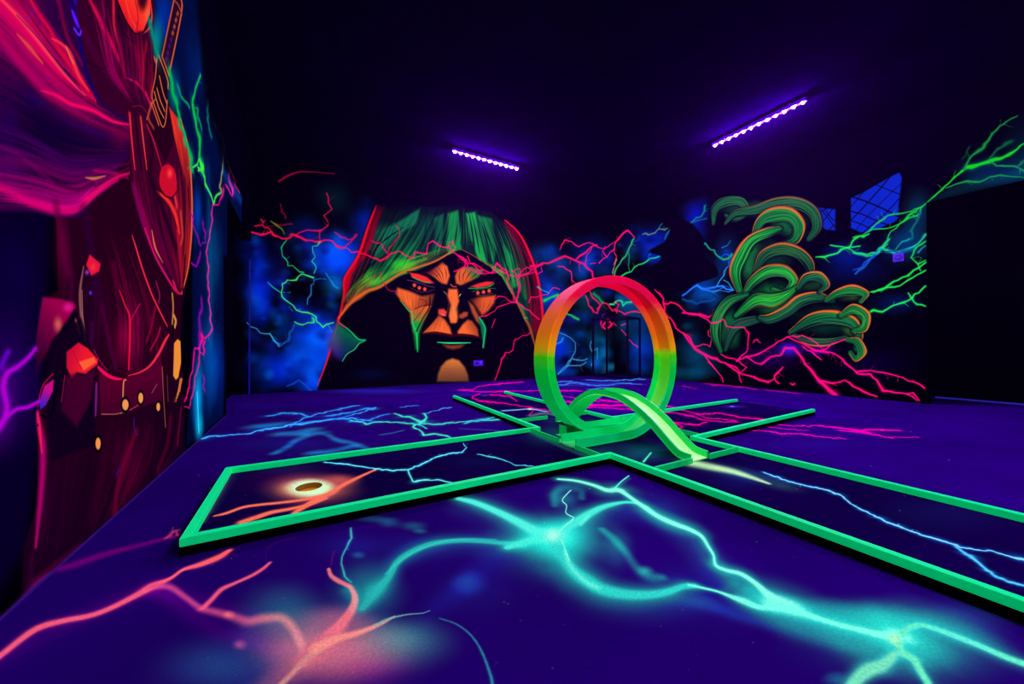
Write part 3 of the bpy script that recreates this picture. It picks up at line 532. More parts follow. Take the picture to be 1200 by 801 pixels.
# ---------------- right wall: plume of green and orange smoke
_pr = np.random.default_rng(21)
def plume(pts, ws, warm, tone=1., side=1):
    """one rolling ribbon of smoke: dark body, green heart, orange edge on one side"""
    P = np.asarray(pts, float); Wd = np.asarray(ws, float); T = np.gradient(P, axis=0); T /= np.hypot(T[:, 0], T[:, 1])[:, None]
    N_ = np.stack([-T[:, 1], T[:, 0]], 1)*side
    stroke(RW, P, Wd*1.25, (1, 6, 12), .9, soft=.5)
    stroke(RW, P, Wd*.95, (8, int(128*tone), 50), .95, soft=.9, tex=.3)
    for k in range(7):
        o = (k-3)/3.*.34; c = (int(20+50*_pr.random()), int((130+100*_pr.random())*tone), int(45+30*_pr.random()))
        Q = P+N_*(Wd*o)[:, None]+_pr.normal(0, .7, P.shape); stroke(RW, Q, Wd*(.16+.16*_pr.random()), c, .75, soft=1, taper=1)
        if k % 2: stroke(RW, Q+N_*(Wd*.07)[:, None], Wd*.06, (2, 16, 18), .8, soft=1, taper=1)
    if warm:
        stroke(RW, P+N_*(Wd*.38)[:, None], Wd*.34, (250, 95, 30), warm, soft=1, taper=1, tex=.2)
        stroke(RW, P+N_*(Wd*.33)[:, None], Wd*.16, (200, 130, 50), warm*.7, soft=1, taper=1)
for u, v, a_, b_, c_, k_ in [(925, 262, 26, 20, (10, 90, 45), .9), (880, 305, 18, 34, (14, 110, 50), .9), (905, 300, 28, 24, (4, 50, 34), .9), (905, 350, 36, 26, (10, 110, 45), .9), (855, 385, 18, 32, (8, 90, 45), .9), (965, 375, 44, 24, (5, 45, 34), .9), (950, 330, 26, 16, (20, 60, 34), .8), (995, 345, 20, 11, (60, 80, 34), .8), (1000, 380, 17, 24, (50, 90, 34), .8), (880, 245, 50, 12, (5, 60, 34), .8)]: blob(RW, u, v, a_, b_, c_, k_, 'over', .4, .3, .3)
for q in [([(836, 262), (838, 245), (850, 236), (868, 236), (874, 248), (862, 256), (850, 252)], [6, 11, 13, 13, 11, 8, 5], 0, .7), ([(850, 262), (862, 250), (885, 246), (910, 238), (935, 238), (952, 248), (957, 266), (948, 280)], [4, 10, 14, 15, 16, 17, 15, 8], .4, .7, -1),
          ([(880, 292), (890, 262), (905, 252), (925, 252), (936, 264), (932, 280), (918, 286)], [6, 14, 20, 20, 18, 14, 8], .9, .8, -1), ([(868, 345), (862, 320), (868, 300), (880, 282), (900, 272), (914, 268)], [8, 18, 18, 15, 14, 8], .9, .9, -1),
          ([(885, 320), (895, 300), (915, 292), (935, 296), (948, 308), (952, 325)], [8, 16, 18, 16, 14, 8], .8, .6, -1), ([(872, 345), (882, 330), (900, 318), (920, 318), (930, 330), (920, 342), (905, 338)], [8, 14, 18, 16, 14, 10, 6], .7, .9, -1),
          ([(845, 412), (838, 390), (842, 368), (856, 352), (876, 345)], [6, 14, 16, 14, 8], 0, .75), ([(862, 370), (885, 352), (905, 352), (922, 345), (935, 335)], [8, 20, 20, 14, 6], .2, 1.), ([(850, 410), (860, 385), (880, 376), (905, 372)], [6, 14, 12, 6], 0, .5),
          ([(890, 372), (902, 374), (922, 364), (938, 352), (958, 348), (976, 352)], [8, 15, 15, 16, 15, 8], 1., .6, -1), ([(925, 390), (950, 375), (975, 372), (998, 378), (1006, 392), (1003, 410)], [6, 18, 20, 17, 14, 8], 1., .6, -1),
          ([(935, 338), (945, 326), (960, 324), (968, 334), (960, 342)], [6, 14, 13, 11, 6], .9, .6, -1), ([(968, 352), (982, 344), (1000, 340), (1014, 345), (1008, 354)], [7, 13, 15, 12, 6], 1., .8, -1), ([(985, 370), (1000, 362), (1014, 370), (1012, 384), (1000, 388)], [8, 15, 14, 12, 7], 1., .9, -1),
          ([(930, 392), (950, 400), (972, 400), (992, 394)], [5, 11, 11, 5], .8, .5), ([(992, 398), (1004, 400), (1010, 412), (1003, 420), (996, 412)], [6, 12, 12, 9, 6], 1., .8, -1)]:
    plume(*q)

def e4(p): return [(800+x/4., 330+y/4.) for x, y in p]
P1, P1G = (255, 10, 120), (160, 0, 80)
for p, w_ in [([(0, 145), (60, 150), (120, 180), (150, 192), (190, 175), (205, 208), (240, 215), (290, 215), (310, 240), (305, 290), (298, 330), (255, 372)], 2), ([(0, 238), (40, 290), (85, 330), (120, 350), (160, 362), (200, 380), (260, 425), (310, 440), (360, 460), (400, 470), (430, 455), (440, 430), (470, 400)], 3), ([(250, 372), (300, 350), (340, 380), (370, 385), (410, 352), (460, 345), (480, 310), (520, 310), (550, 345), (590, 400), (640, 465), (680, 500), (715, 530)], [2.4, 2.4, 2.4, 2.4, 2.4, 2.6, 3, 3, 3.4, 4.6, 5.6, 6.5, 7.5]),
              ([(300, 352), (380, 325), (430, 295), (490, 258), (540, 280), (600, 310), (650, 325), (700, 332), (750, 362), (780, 395), (820, 430), (880, 432), (910, 460), (940, 510), (1000, 520), (1050, 525), (1100, 557)], [2.4, 2.4, 2.4, 2.8, 2.6, 3, 3, 3, 2.8, 2.8, 2.6, 3, 3, 3.6, 3.6, 3.6, 2.6]),
              ([(820, 420), (880, 415), (940, 425), (1000, 440), (1060, 465), (1100, 475), (1132, 497)], 3), ([(640, 462), (700, 475), (760, 460), (800, 490), (850, 515), (910, 537)], 2.8), ([(650, 325), (700, 290), (760, 270)], 2.4), ([(100, 340), (130, 380), (170, 430), (190, 470)], 2), ([(200, 382), (250, 400), (265, 440), (275, 470)], 2.2), ([(490, 258), (560, 250), (620, 280), (650, 310)], 1.8), ([(600, 320), (640, 355)], 1.4), ([(430, 455), (450, 475)], 2), ([(180, 340), (240, 360), (300, 400), (260, 430)], 1.8), ([(560, 300), (610, 330), (650, 365)], 1.5), ([(1050, 525), (1080, 520), (1110, 556)], 2.4), ([(505, 475), (525, 478)], 2.4), ([(330, 285), (350, 270), (365, 285)], 1.6)]:
    bolt(RW, e4(p), w_, P1, P1G, 2.6, 1, .7)
# ---------------- left wall: cloaked swordsman in red
poly(LW, [(-120, -200), (40, -200), (60, 200), (55, 450), (30, 640), (-120, 900)], (6, 0, 34), 1, 20)
blob(LW, 10, 450, 60, 110, (50, 0, 110), .6, tex=.3); blob(LW, 20, 320, 40, 80, (8, 0, 50), .5); blob(LW, 0, 480, 30, 70, (110, 0, 130), .5, tex=.3)
poly(LW, [(178, -20), (240, -20), (262, 195), (287, 236), (287, 300), (262, 300), (262, 488), (240, 508), (218, 524), (225, 420), (226, 200), (205, 100)], (0, 12, 62), .9, 6, tex=.4)
blob(LW, 190, 20, 24, 60, (0, 30, 110), .9); blob(LW, 184, 45, 12, 40, (0, 120, 110), .8, tex=.2); blob(LW, 205, 110, 14, 50, (0, 60, 90), .8); blob(LW, 250, 300, 16, 80, (0, 60, 90), .8); blob(LW, 246, 420, 18, 80, (0, 60, 130), .9); blob(LW, 232, 250, 8, 50, (0, 50, 150), .8); blob(LW, 232, 80, 20, 60, (0, 25, 80), .7)
blob(LW, 232, 470, 9, 60, (0, 160, 240), .95, tex=.2); blob(LW, 234, 500, 7, 24, (0, 200, 240), .8, tex=.2); blob(LW, 258, 430, 14, 70, (0, 20, 90), .7)
body = [(58, 200), (100, 215), (150, 120), (178, 60), (200, 130), (221, 195), (224, 300), (214, 360), (212, 400), (216, 480), (217, 530), (190, 565), (150, 600), (90, 655), (25, 700), (28, 640), (44, 590), (44, 480), (62, 440), (45, 410), (52, 350), (68, 340), (66, 260)]
poly(LW, body, (36, 0, 20), 1, 2, grad=((110, 450), (120, 620), (20, 0, 22)))
poly(LW, [(88, -60), (182, -60), (180, 60), (186, 120), (180, 140), (154, 150), (110, 116), (92, 60)], (52, 0, 34), 1, 3)
for p, w_, c, a in [([(105, 0), (118, 25), (135, 60), (146, 85)], [6, 10, 8, 3], (230, 10, 70), .9), ([(133, 0), (134, 30), (141, 60), (147, 88)], [5, 6, 5, 3], (255, 40, 50), .8), ([(120, 0), (122, 20), (116, 30)], 5, (150, 0, 90), .7), ([(146, 90), (160, 97), (170, 108), (177, 125)], [3, 6, 5, 3], (240, 10, 110), .9), ([(100, 40), (115, 70), (130, 90), (150, 110)], 14, (70, 0, 50), .8), ([(150, 45), (158, 60), (165, 80), (164, 95)], 12, (90, 0, 50), .8), ([(172, 50), (168, 75), (166, 95)], 6, (150, 10, 40), .8),
                    ([(181, 68), (184, 80), (181, 100), (178, 115)], 2.4, (235, 110, 50), 1), ([(155, 125), (165, 124), (172, 132)], 2, (150, 20, 60), .8), ([(150, 80), (153, 88), (160, 92)], 3, (40, 20, 130), .7), ([(140, 20), (146, 40), (158, 50)], 4, (20, 0, 20), .8), ([(100, 72), (118, 80), (128, 76)], 4, (25, 0, 30), .7), ([(176, 0), (178, 20), (174, 34), (165, 40)], 3, (255, 60, 40), .9)]:
    stroke(LW, p, w_, c, a, soft=1)
poly(LW, [(137, -60), (138, 2), (149, 26), (158, 38), (168, 36), (176, 16), (178, -60)], (235, 28, 34), 1, 1.5, grad=((160, 36), (160, 0), (255, 60, 30)))
blob(LW, 167, -4, 9, 24, (60, 0, 20), 1, 'over', 0, .3); stroke(LW, [(145, -10), (152, 18), (160, 34)], 3, (255, 80, 60), .6, soft=1); stroke(LW, [(158, 0), (162, 20), (160, 36)], 2, (150, 5, 30), .8, soft=1)
stroke(LW, [(138, 2), (149, 27), (158, 39), (169, 37), (177, 17)], 1.8, (10, 0, 10), 1)
streaks(LW, [(100, -20), (115, 40), (125, 80), (150, 118)], [(180, 40), (181, 80), (178, 110), (176, 130)], 60, [(150, 0, 80), (110, 0, 60), (190, 10, 50)], 7, .45, 91)
streaks(LW, [(68, 255), (70, 330), (60, 400), (55, 470)], [(155, 280), (185, 360), (195, 400), (190, 440)], 90, [(80, 0, 50), (36, 0, 40), (120, 0, 56), (90, 0, 40)], 7, .4, 92)
streaks(LW, [(60, 500), (50, 580), (40, 690)], [(212, 480), (205, 530), (150, 610)], 80, [(60, 0, 50), (26, 0, 24), (80, 0, 34), (50, 0, 30)], 9, .28, 93)
blob(LW, 150, 400, 26, 50, (120, 0, 40), .55, 'screen', .3); blob(LW, 165, 450, 26, 30, (90, 0, 30), .5, 'screen', .3); blob(LW, 150, 540, 24, 60, (60, 0, 24), .5, 'screen', .3); blob(LW, 72, 290, 14, 60, (110, 0, 50), .5, 'screen', .3)
# cloak
poly(LW, [(-120, -60), (92, -60), (92, 30), (100, 75), (118, 118), (152, 140), (153, 182), (135, 200), (125, 222), (112, 234), (92, 255), (70, 256), (45, 248), (10, 248), (-120, 250)], (44, 0, 58), 1, 3)
blob(LW, 52, 160, 62, 46, (10, 0, 38), .95, 'over', .2); blob(LW, 10, 20, 60, 70, (150, 0, 80), .8, 'over', .2); blob(LW, 20, 70, 40, 40, (120, 0, 70), .7, 'over', .2); blob(LW, 10, 150, 20, 40, (30, 0, 80), .7, 'over', .2); blob(LW, 40, 118, 22, 22, (24, 0, 90), .7, 'over', .2); blob(LW, 140, 160, 20, 24, (100, 0, 50), .8, 'over', .2); blob(LW, 10, 190, 50, 24, (100, 0, 120), .6, 'over', .2); blob(LW, 62, 205, 40, 16, (40, 0, 40), .7, 'over', .2)
streaks(LW, [(-40, -40), (10, 15), (60, 75), (100, 112), (152, 146)], [(-40, 240), (40, 246), (85, 250), (112, 232), (152, 205)], 150, [(245, 0, 100), (170, 0, 90), (40, 0, 66), (12, 0, 40), (60, 0, 80), (170, 0, 110), (245, 0, 125)], 12, .42, 94)
streaks(LW, [(-40, -90), (20, -30), (60, 30), (110, 110)], [(-40, -20), (10, 20), (60, 78), (108, 114)], 60, [(110, 0, 70), (200, 0, 80), (235, 30, 80)], 8, .5, 95)
streaks(LW, [(-30, 235), (40, 240), (85, 246), (110, 228)], [(-30, 205), (40, 225), (80, 232), (110, 212)], 40, [(235, 0, 120), (160, 0, 110)], 8, .5, 96)
for p, w_, c, a in [([(-30, -40), (0, 0), (20, 25), (42, 52), (65, 80), (88, 100), (108, 116)], [20, 26, 22, 18, 14, 10, 3], (220, 0, 90), .9), ([(-8, -10), (18, 16), (40, 42), (60, 68), (80, 92), (100, 112)], [6, 8, 8, 7, 5, 2], (255, 60, 75), .9), ([(20, 18), (45, 45), (70, 76), (95, 106)], 2, (40, 0, 100), .8), ([(20, 40), (35, 56), (50, 74)], [3, 9, 3], (240, 80, 60), .8), ([(0, 40), (25, 75), (52, 106), (70, 116)], 20, (190, 0, 90), .7),
                    ([(48, 106), (66, 112), (84, 122), (110, 130), (132, 142), (152, 146)], [3, 8, 9, 8, 7, 4], (255, 5, 95), .95), ([(60, 116), (90, 134), (130, 152), (152, 160)], 16, (130, 0, 65), .5), ([(-20, 214), (10, 224), (40, 238), (62, 246), (84, 248), (100, 240)], [16, 20, 20, 18, 14, 6], (215, 0, 110), .9), ([(-10, 205), (30, 222), (60, 232), (90, 236)], 26, (150, 0, 110), .5), ([(96, 244), (112, 226), (126, 214), (140, 206), (152, 203)], [8, 10, 9, 7, 3], (225, 10, 90), .9),
                    ([(100, 208), (110, 209), (124, 206)], [2, 7, 2], (215, 115, 70), .95), ([(110, 200), (130, 202), (150, 208)], 7, (200, 0, 90), .6), ([(-10, 170), (20, 180), (45, 200), (62, 214)], 9, (110, 0, 90), .6), ([(-10, 242), (20, 244), (45, 248)], 4, (60, 0, 60), .8), ([(64, 214), (90, 222), (110, 214)], 8, (60, 0, 50), .8)]:
    stroke(LW, p, w_, c, a, soft=1)
for p, w_, c, a in [([(26, -20), (42, 12), (58, 34), (66, 52), (84, 78), (98, 100), (112, 118)], [4, 7, 7, 10, 16, 14, 6], (215, 5, 65), .95), ([(60, 45), (70, 50), (82, 62), (92, 88), (104, 106)], [3, 6, 8, 7, 3], (255, 50, 65), .9), ([(78, 56), (82, 66), (86, 74)], 3, (255, 120, 80), .8), ([(26, 0), (40, 16), (46, 26)], 8, (120, 0, 80), .8), ([(40, 10), (36, 18), (30, 20)], 1.6, (90, 20, 200), .9), ([(62, -10), (70, 6), (76, 34), (84, 54), (96, 74)], 8, (130, 0, 60), .8)]:
    stroke(LW, p, w_, c, a, soft=1)
stroke(LW, [(80, -30), (84, 0), (88, 24), (93, 45), (97, 66), (102, 86), (110, 106), (118, 118)], [9, 10, 10, 9, 7, 6, 4, 2], (22, 0, 90), 1, soft=.8); stroke(LW, [(85, 14), (89, 24), (92, 30)], [4, 7, 4], (100, 20, 255), 1, soft=.9); stroke(LW, [(87, 34), (93, 41), (95, 36)], 4, (110, 30, 255), 1, soft=.9); stroke(LW, [(84, -10), (88, 2)], 4, (50, 0, 150), 1)
# hilt and scabbard
poly(LW, [(206, -14), (213, 8), (214, 16), (200, 84), (197, 90), (190, 66)], (36, 8, 30), 1, .8)
stroke(LW, [(206, -10), (190, 66)], 2.2, (190, 75, 45), 1); stroke(LW, [(209, -6), (213, 12), (198, 88)], 2, (215, 85, 45), 1); stroke(LW, [(190, 66), (198, 88)], 2, (190, 75, 45), 1); stroke(LW, [(204, 0), (209, 6), (213, 16)], 2, (160, 60, 40), 1)
for k in range(8): poly(LW, [(208.4-k*1.9, 12+k*7.6), (209.9-k*1.9, 16+k*7.6), (208.0-k*1.9, 20+k*7.6), (206.3-k*1.9, 16+k*7.6)], (60, 15, 110) if k > 3 else (150, 60, 50), 1, .6)
poly(LW, [(185, 62), (190, 76), (196, 92), (197, 105), (194, 142), (190, 148), (181, 124), (177, 112), (181, 84)], (24, 6, 20), 1, 1)
for p in ([(185, 62), (196, 92), (197, 103)], [(184, 66), (182, 90), (178, 112), (182, 126), (190, 148), (194, 142), (196, 118)], [(181, 108), (186, 126), (192, 138)], [(184, 104), (188, 118), (193, 130)], [(187, 90), (191, 108), (195, 120)], [(182, 116), (176, 126), (172, 140)], [(177, 120), (186, 146)]):
    stroke(LW, p, 1.6, (215, 95, 50), 1, soft=.6)
stroke(LW, [(177, 124), (174, 138), (180, 150)], 3, (170, 60, 40), .8)
# drape over the hip
poly(LW, [(151, 134), (160, 138), (172, 142), (182, 165), (194, 190), (206, 160), (198, 125), (208, 140), (218, 168), (223, 200), (225, 260), (221, 320), (213, 345), (203, 338), (187, 312), (168, 270), (155, 225), (152, 180)], (66, 0, 34), 1, 1.5, grad=((180, 160), (190, 300), (46, 0, 30)))
poly(LW, [(198, 125), (208, 138), (219, 168), (223, 200), (221, 220), (213, 196), (204, 160)], (225, 40, 30), 1, 2, grad=((205, 150), (220, 215), (130, 15, 25)))
streaks(LW, [(152, 180), (165, 250), (190, 310), (210, 343)], [(222, 200), (224, 260), (220, 310), (213, 343)], 60, [(150, 0, 70), (70, 0, 44), (150, 8, 44), (230, 40, 30)], 6, .45, 97)
streaks(LW, [(199, 128), (207, 170), (214, 220)], [(208, 138), (220, 170), (223, 220)], 20, [(235, 50, 30), (150, 20, 26)], 3, .6, 98)
for p, w_, c, a in [([(152, 134), (154, 160), (158, 198)], [4, 3.5, 2], (245, 40, 60), .95), ([(165, 138), (168, 165), (172, 198)], [3, 3, 1.5], (245, 60, 50), .95), ([(159, 140), (162, 168), (166, 200)], 2.4, (12, 0, 16), .9), ([(172, 146), (180, 165), (190, 198)], [2, 2.5, 1.4], (205, 30, 60), .9), ([(176, 165), (178, 180), (176, 200)], 7, (30, 0, 20), .8), ([(212, 140), (221, 175), (224, 210), (225, 260), (221, 310), (213, 344)], [2, 3, 3.4, 3.4, 3, 2], (235, 90, 40), 1),
                    ([(218, 190), (219, 240), (217, 290), (213, 335)], 4, (150, 20, 30), .8), ([(157, 220), (166, 255), (178, 290), (192, 318), (206, 342)], [8, 8, 7, 6, 3], (120, 0, 80), .9), ([(170, 268), (182, 300), (194, 322), (205, 340)], 3, (225, 20, 90), .9), ([(203, 330), (208, 342), (212, 344)], 4, (245, 20, 70), .9), ([(178, 270), (182, 290), (191, 308)], [1.4, 3.2, 1], (235, 120, 60), .95), ([(183, 224), (196, 234), (205, 250), (210, 272)], [4, 8, 7, 3], (250, 45, 35), .95), ([(190, 232), (202, 252), (208, 268)], 1.4, (60, 0, 20), .9), ([(176, 210), (184, 226), (196, 260), (206, 290)], 9, (24, 0, 22), .7), ([(205, 230), (207, 240)], 5, (230, 40, 70), .9), ([(212, 250), (214, 275), (212, 286)], 4, (200, 60, 40), .8)]:
    stroke(LW, p, w_, c, a, soft=.9)
poly(LW, [(187, 205), (190, 196), (197, 192), (204, 198), (207, 212), (206, 226), (200, 231), (192, 226), (187, 216)], (200, 12, 40), 1, 1.5, smooth=3); blob(LW, 199, 203, 5, 9, (255, 70, 60), .9, 'over', 0); stroke(LW, [(187, 222), (194, 230), (202, 231), (207, 224)], 1.4, (12, 0, 10), 1)
# chest, straps
for p, w_, c, a in [([(66, 240), (72, 280), (80, 320)], 14, (90, 0, 50), .6), ([(100, 250), (108, 300), (112, 340)], 18, (40, 0, 44), .7), ([(140, 340), (146, 356), (152, 372), (152, 400), (151, 432)], [2, 3, 4, 4, 3], (235, 15, 65), .95), ([(164, 356), (158, 366), (153, 376)], 2.4, (190, 10, 80), .9), ([(134, 310), (138, 330), (150, 350)], 8, (90, 0, 40), .7), ([(155, 276), (160, 292), (168, 318), (178, 345), (188, 366), (196, 382)], [1.6, 3.2, 3.2, 3, 3, 2], (250, 35, 70), 1), ([(172, 400), (178, 380), (182, 360)], 4, (160, 0, 60), .7), ([(176, 410), (184, 396), (188, 384)], 3, (200, 10, 60), .8), ([(183, 330), (187, 345), (186, 355)], 2.5, (170, 20, 90), .8),
                    ([(120, 360), (128, 400), (136, 430)], 8, (80, 0, 60), .6), ([(108, 380), (106, 420)], 6, (70, 0, 70), .6), ([(163, 385), (166, 410), (160, 430)], 6, (70, 0, 36), .7), ([(98, 312), (94, 340), (95, 368), (100, 398), (103, 404)], [2, 5, 5, 4, 1.5], (150, 90, 100), .85), ([(96, 340), (97, 370), (101, 396)], 1.2, (230, 170, 110), .8), ([(87, 370), (91, 382), (94, 392)], [3, 5, 2], (200, 120, 80), .8), ([(110, 410), (118, 424), (126, 434)], 1.6, (190, 20, 100), .9)]:
    stroke(LW, p, w_, c, a, soft=.9)
poly(LW, [(105, 298), (118, 309), (116, 318), (107, 323), (101, 310)], (225, 20, 60), 1, 1.6); blob(LW, 109, 313, 5, 7, (255, 50, 50), .8, 'over', 0); blob(LW, 106, 343, 3, 4, (120, 30, 230), 1, 'over', 0); blob(LW, 102, 319, 4, 5, (150, 60, 220), .9, 'over', 0)
# forearm, pouches, belt
poly(LW, [(50, 348), (70, 350), (86, 354), (89, 360), (78, 376), (62, 398), (50, 420), (42, 440), (42, 400), (46, 370)], (150, 0, 70), 1, 2.5, grad=((70, 365), (45, 430), (40, 0, 40))); blob(LW, 80, 360, 10, 9, (230, 20, 150), .9, 'over', 0); blob(LW, 68, 380, 8, 14, (220, 120, 80), .75, 'over', 0)
stroke(LW, [(88, 368), (74, 390), (58, 420), (50, 445)], 12, (6, 0, 16), .95, soft=.8); poly(LW, [(60, 400), (78, 385), (95, 372), (112, 420), (112, 520), (60, 540), (52, 460)], (14, 0, 22), .9, 3)
poly(LW, [(78, 412), (92, 401), (103, 408), (115, 421), (114, 427), (100, 438), (90, 436), (84, 443), (78, 430)], (235, 25, 45), 1, 1.4, grad=((96, 428), (82, 412), (200, 10, 50))); poly(LW, [(92, 424), (110, 418), (113, 424), (98, 434)], (255, 100, 50), .9, 1.4); stroke(LW, [(84, 410), (96, 432)], 1.2, (170, 5, 50), .8)
poly(LW, [(78, 440), (90, 437), (100, 439), (112, 430), (106, 470), (90, 500), (72, 480)], (70, 0, 40), .85, 4); stroke(LW, [(76, 440), (72, 470)], 2.4, (190, 10, 70), .7, soft=1)
poly(LW, [(46, 470), (52, 452), (63, 444), (62, 458), (54, 474), (47, 480)], (200, 10, 130), 1, 1.2, grad=((56, 455), (50, 478), (50, 30, 200))); stroke(LW, [(44, 476), (50, 452), (62, 438)], 2, (190, 0, 60), .9); stroke(LW, [(46, 486), (60, 486), (66, 450)], 4, (4, 0, 10), .9)
stroke(LW, [(44, 482), (46, 498), (50, 520), (50, 550), (47, 590), (42, 640)], [6, 12, 14, 14, 12, 6], (200, 0, 120), .8, soft=1); stroke(LW, [(44, 484), (46, 500), (49, 530)], [4, 7, 3], (255, 30, 80), .9, soft=1); stroke(LW, [(38, 650), (34, 690)], 12, (60, 0, 50), .5, soft=1); blob(LW, 44.5, 498, 1.6, 3, (10, 0, 10), 1, 'over', 0)
poly(LW, [(116, 432), (128, 440), (142, 443), (160, 440), (176, 430), (187, 412), (192, 440), (190, 470), (172, 474), (146, 485), (118, 486)], (82, 0, 38), 1, 1.5, grad=((150, 445), (150, 486), (60, 0, 34)))
stroke(LW, [(115, 430), (124, 438), (134, 443), (143, 444)], [5, 7, 6, 3], (250, 10, 90), 1, soft=.8); stroke(LW, [(150, 440), (164, 436), (176, 428), (186, 414), (193, 400), (198, 392)], [1.5, 3, 4, 5, 5, 3], (240, 40, 70), 1, soft=.8)
stroke(LW, [(119, 485), (134, 485), (145, 483)], 1.4, (190, 110, 80), .9); stroke(LW, [(146, 483), (156, 478), (166, 472)], 1.4, (170, 60, 60), .9); stroke(LW, [(148, 445), (145, 447), (144, 468)], 2, (225, 130, 70), .95); stroke(LW, [(178, 460), (184, 450)], 1.2, (170, 80, 80), .8)
for u, v, a, b in ((147, 474, 4.2, 7.4), (165, 466, 3.2, 7), (185.5, 476.5, 2.4, 5.6), (115, 519.5, 3.4, 8)):
    blob(LW, u, v, a*1.5, b*1.5, (8, 0, 6), 1, 'over', 0, .8); blob(LW, u, v, a, b, (240, 145, 75), 1, 'over', 0, .75)
stroke(LW, [(113, 450), (112.5, 470), (112, 486)], [4, 4.5, 3], (130, 20, 130), .9, soft=.8)
for p, w_, c, a in [([(160, 505), (150, 530), (140, 560), (134, 600)], 9, (110, 0, 40), .7), ([(200, 490), (196, 520), (185, 550)], 7, (100, 0, 36), .6), ([(212, 480), (208, 520)], 4, (130, 5, 40), .6), ([(130, 500), (120, 560), (110, 610)], 16, (46, 0, 26), .7), ([(175, 500), (168, 550)], 8, (50, 0, 30), .8), ([(157, 490), (158, 504), (162, 510)], 2, (60, 30, 160), .7), ([(139, 550), (137, 556)], 4, (70, 0, 140), .8), ([(204, 470), (212, 450), (214, 440)], 3, (120, 30, 40), .7), ([(190, 430), (192, 470), (194, 500)], 1.4, (190, 110, 60), .8), ([(196, 440), (197, 470)], 1.2, (150, 80, 50), .7)]:
    stroke(LW, p, w_, c, a, soft=1)
poly(LW, [(204, 402), (208, 397), (212, 400), (212, 425), (209, 442), (206, 445), (203, 440)], (235, 140, 50), 1, .8); stroke(LW, [(202, 345), (203, 360), (202, 378)], 2.4, (190, 120, 60), .9); stroke(LW, [(204, 370), (206, 376), (205, 382)], 3, (235, 150, 60), .9); stroke(LW, [(203, 385), (202, 395)], 3, (12, 0, 10), 1)
for k in range(4): stroke(LW, [(206+k*1.6, 470-k*4), (209+k*1.0, 456-k*2), (211+k*.8, 444)], 1.1, (210, 120, 50), .9)
stroke(LW, [(217, 300), (214, 346), (212, 400), (216, 470), (217, 525)], 1.6, (6, 0, 12), .9)
TW = .15
# lightning at the left wall
V1, V1G = (170, 0, 200), (90, 0, 130)
bolt(LW, [(-40, 520), (-5, 505), (8, 480), (4, 455), (8, 438), (20, 430), (32, 420), (42, 408)], [9, 9, 8, 8, 8, 7, 6, 5], V1, V1G, 2.4, 0, .6); bolt(LW, [(8, 488), (20, 479), (32, 477), (46, 470)], [6, 6, 6, 5], V1, V1G, 2.2, 0, .5); bolt(LW, [(2, 430), (6, 418), (10, 412)], 7, (90, 0, 180), V1G, 2, 0, .5)
for p, w_, c, j in [([(176, 28), (180, 45), (184, 62)], 5, (0, 130, 110), 0), ([(199, 84), (202, 105), (208, 128), (214, 152), (222, 178), (226, 200)], 5, (0, 170, 80), 1.2), ([(235, 88), (229, 104), (226, 124), (230, 148), (234, 170), (236, 196)], 4, (10, 180, 60), 1.2), ([(226, 196), (233, 186), (238, 196), (232, 200)], 3.5, (60, 235, 60), 1), ([(244, 120), (243, 140), (248, 160)], 2, (0, 110, 80), .8), ([(232, 196), (240, 208), (244, 222), (250, 238), (252, 232), (258, 226)], 3, (60, 225, 50), 1.6), ([(252, 145), (260, 160), (264, 178), (270, 200)], 2.6, (40, 190, 70), 1.2), ([(208, 100), (216, 118), (222, 126)], 2.5, (0, 150, 80), 1), ([(262, 170), (261, 195), (257, 228)], 2, (150, 130, 80), .8), ([(226, 126), (232, 128), (236, 150)], 2, (0, 140, 70), 1)]:
    bolt(LW, p, w_, c, (0, 80, 70), 3, j, .7)
for p, w_ in [([(262, 222), (256, 240), (249, 240), (248, 262), (243, 290), (244, 330), (246, 362), (249, 385), (241, 396)], 1.8), ([(241, 396), (236, 392), (234, 408), (228, 408), (226, 428), (222, 452), (216, 470)], 2.2), ([(234, 408), (232, 430), (228, 442), (222, 478), (216, 476)], 1.8), ([(240, 400), (238, 416), (233, 412)], 1.5), ([(268, 196), (275, 210), (281, 226)], 1.6), ([(264, 216), (272, 230), (268, 206)], 1.8)]:
    bolt(LW, p, w_, (245, 10, 120), (110, 0, 90), 3.2, .9, .7)
for p, w_ in [([(224, 250), (228, 268), (235, 288), (241, 284), (238, 262)], 1.8), ([(224, 308), (230, 312), (235, 295)], 2.2), ([(236, 350), (234, 380), (234, 400)], 2), ([(238, 440), (240, 458)], 1.6)]:
    bolt(LW, p, w_, (150, 0, 150), (80, 0, 120), 3.4, .9, .7)
stroke(LW, [(231, 460), (232, 480), (233, 506)], 2, (60, 220, 255), .9, soft=1); stroke(LW, [(244, 200), (246, 300), (247, 400)], 10, (0, 70, 110), .4, 'screen', 1.)
stroke(LW, [(262, 200), (274, 222), (286, 238)], 14, (0, 50, 120), .8, 'screen', 1.)
poly(LW, [(214, -200), (600, -200), (290, 236), (262, 195), (240, 110)], (1, 0, 5), .96, 14)

TW = .3
# ---------------- floor
def fl(p, w_, core, glow, gw=4, j=0, ga=.6, cv=None): bolt(cv or [FL], p, w_, core, glow, gw, j, ga)
OC, OG = (235, 85, 70), (95, 0, 60)
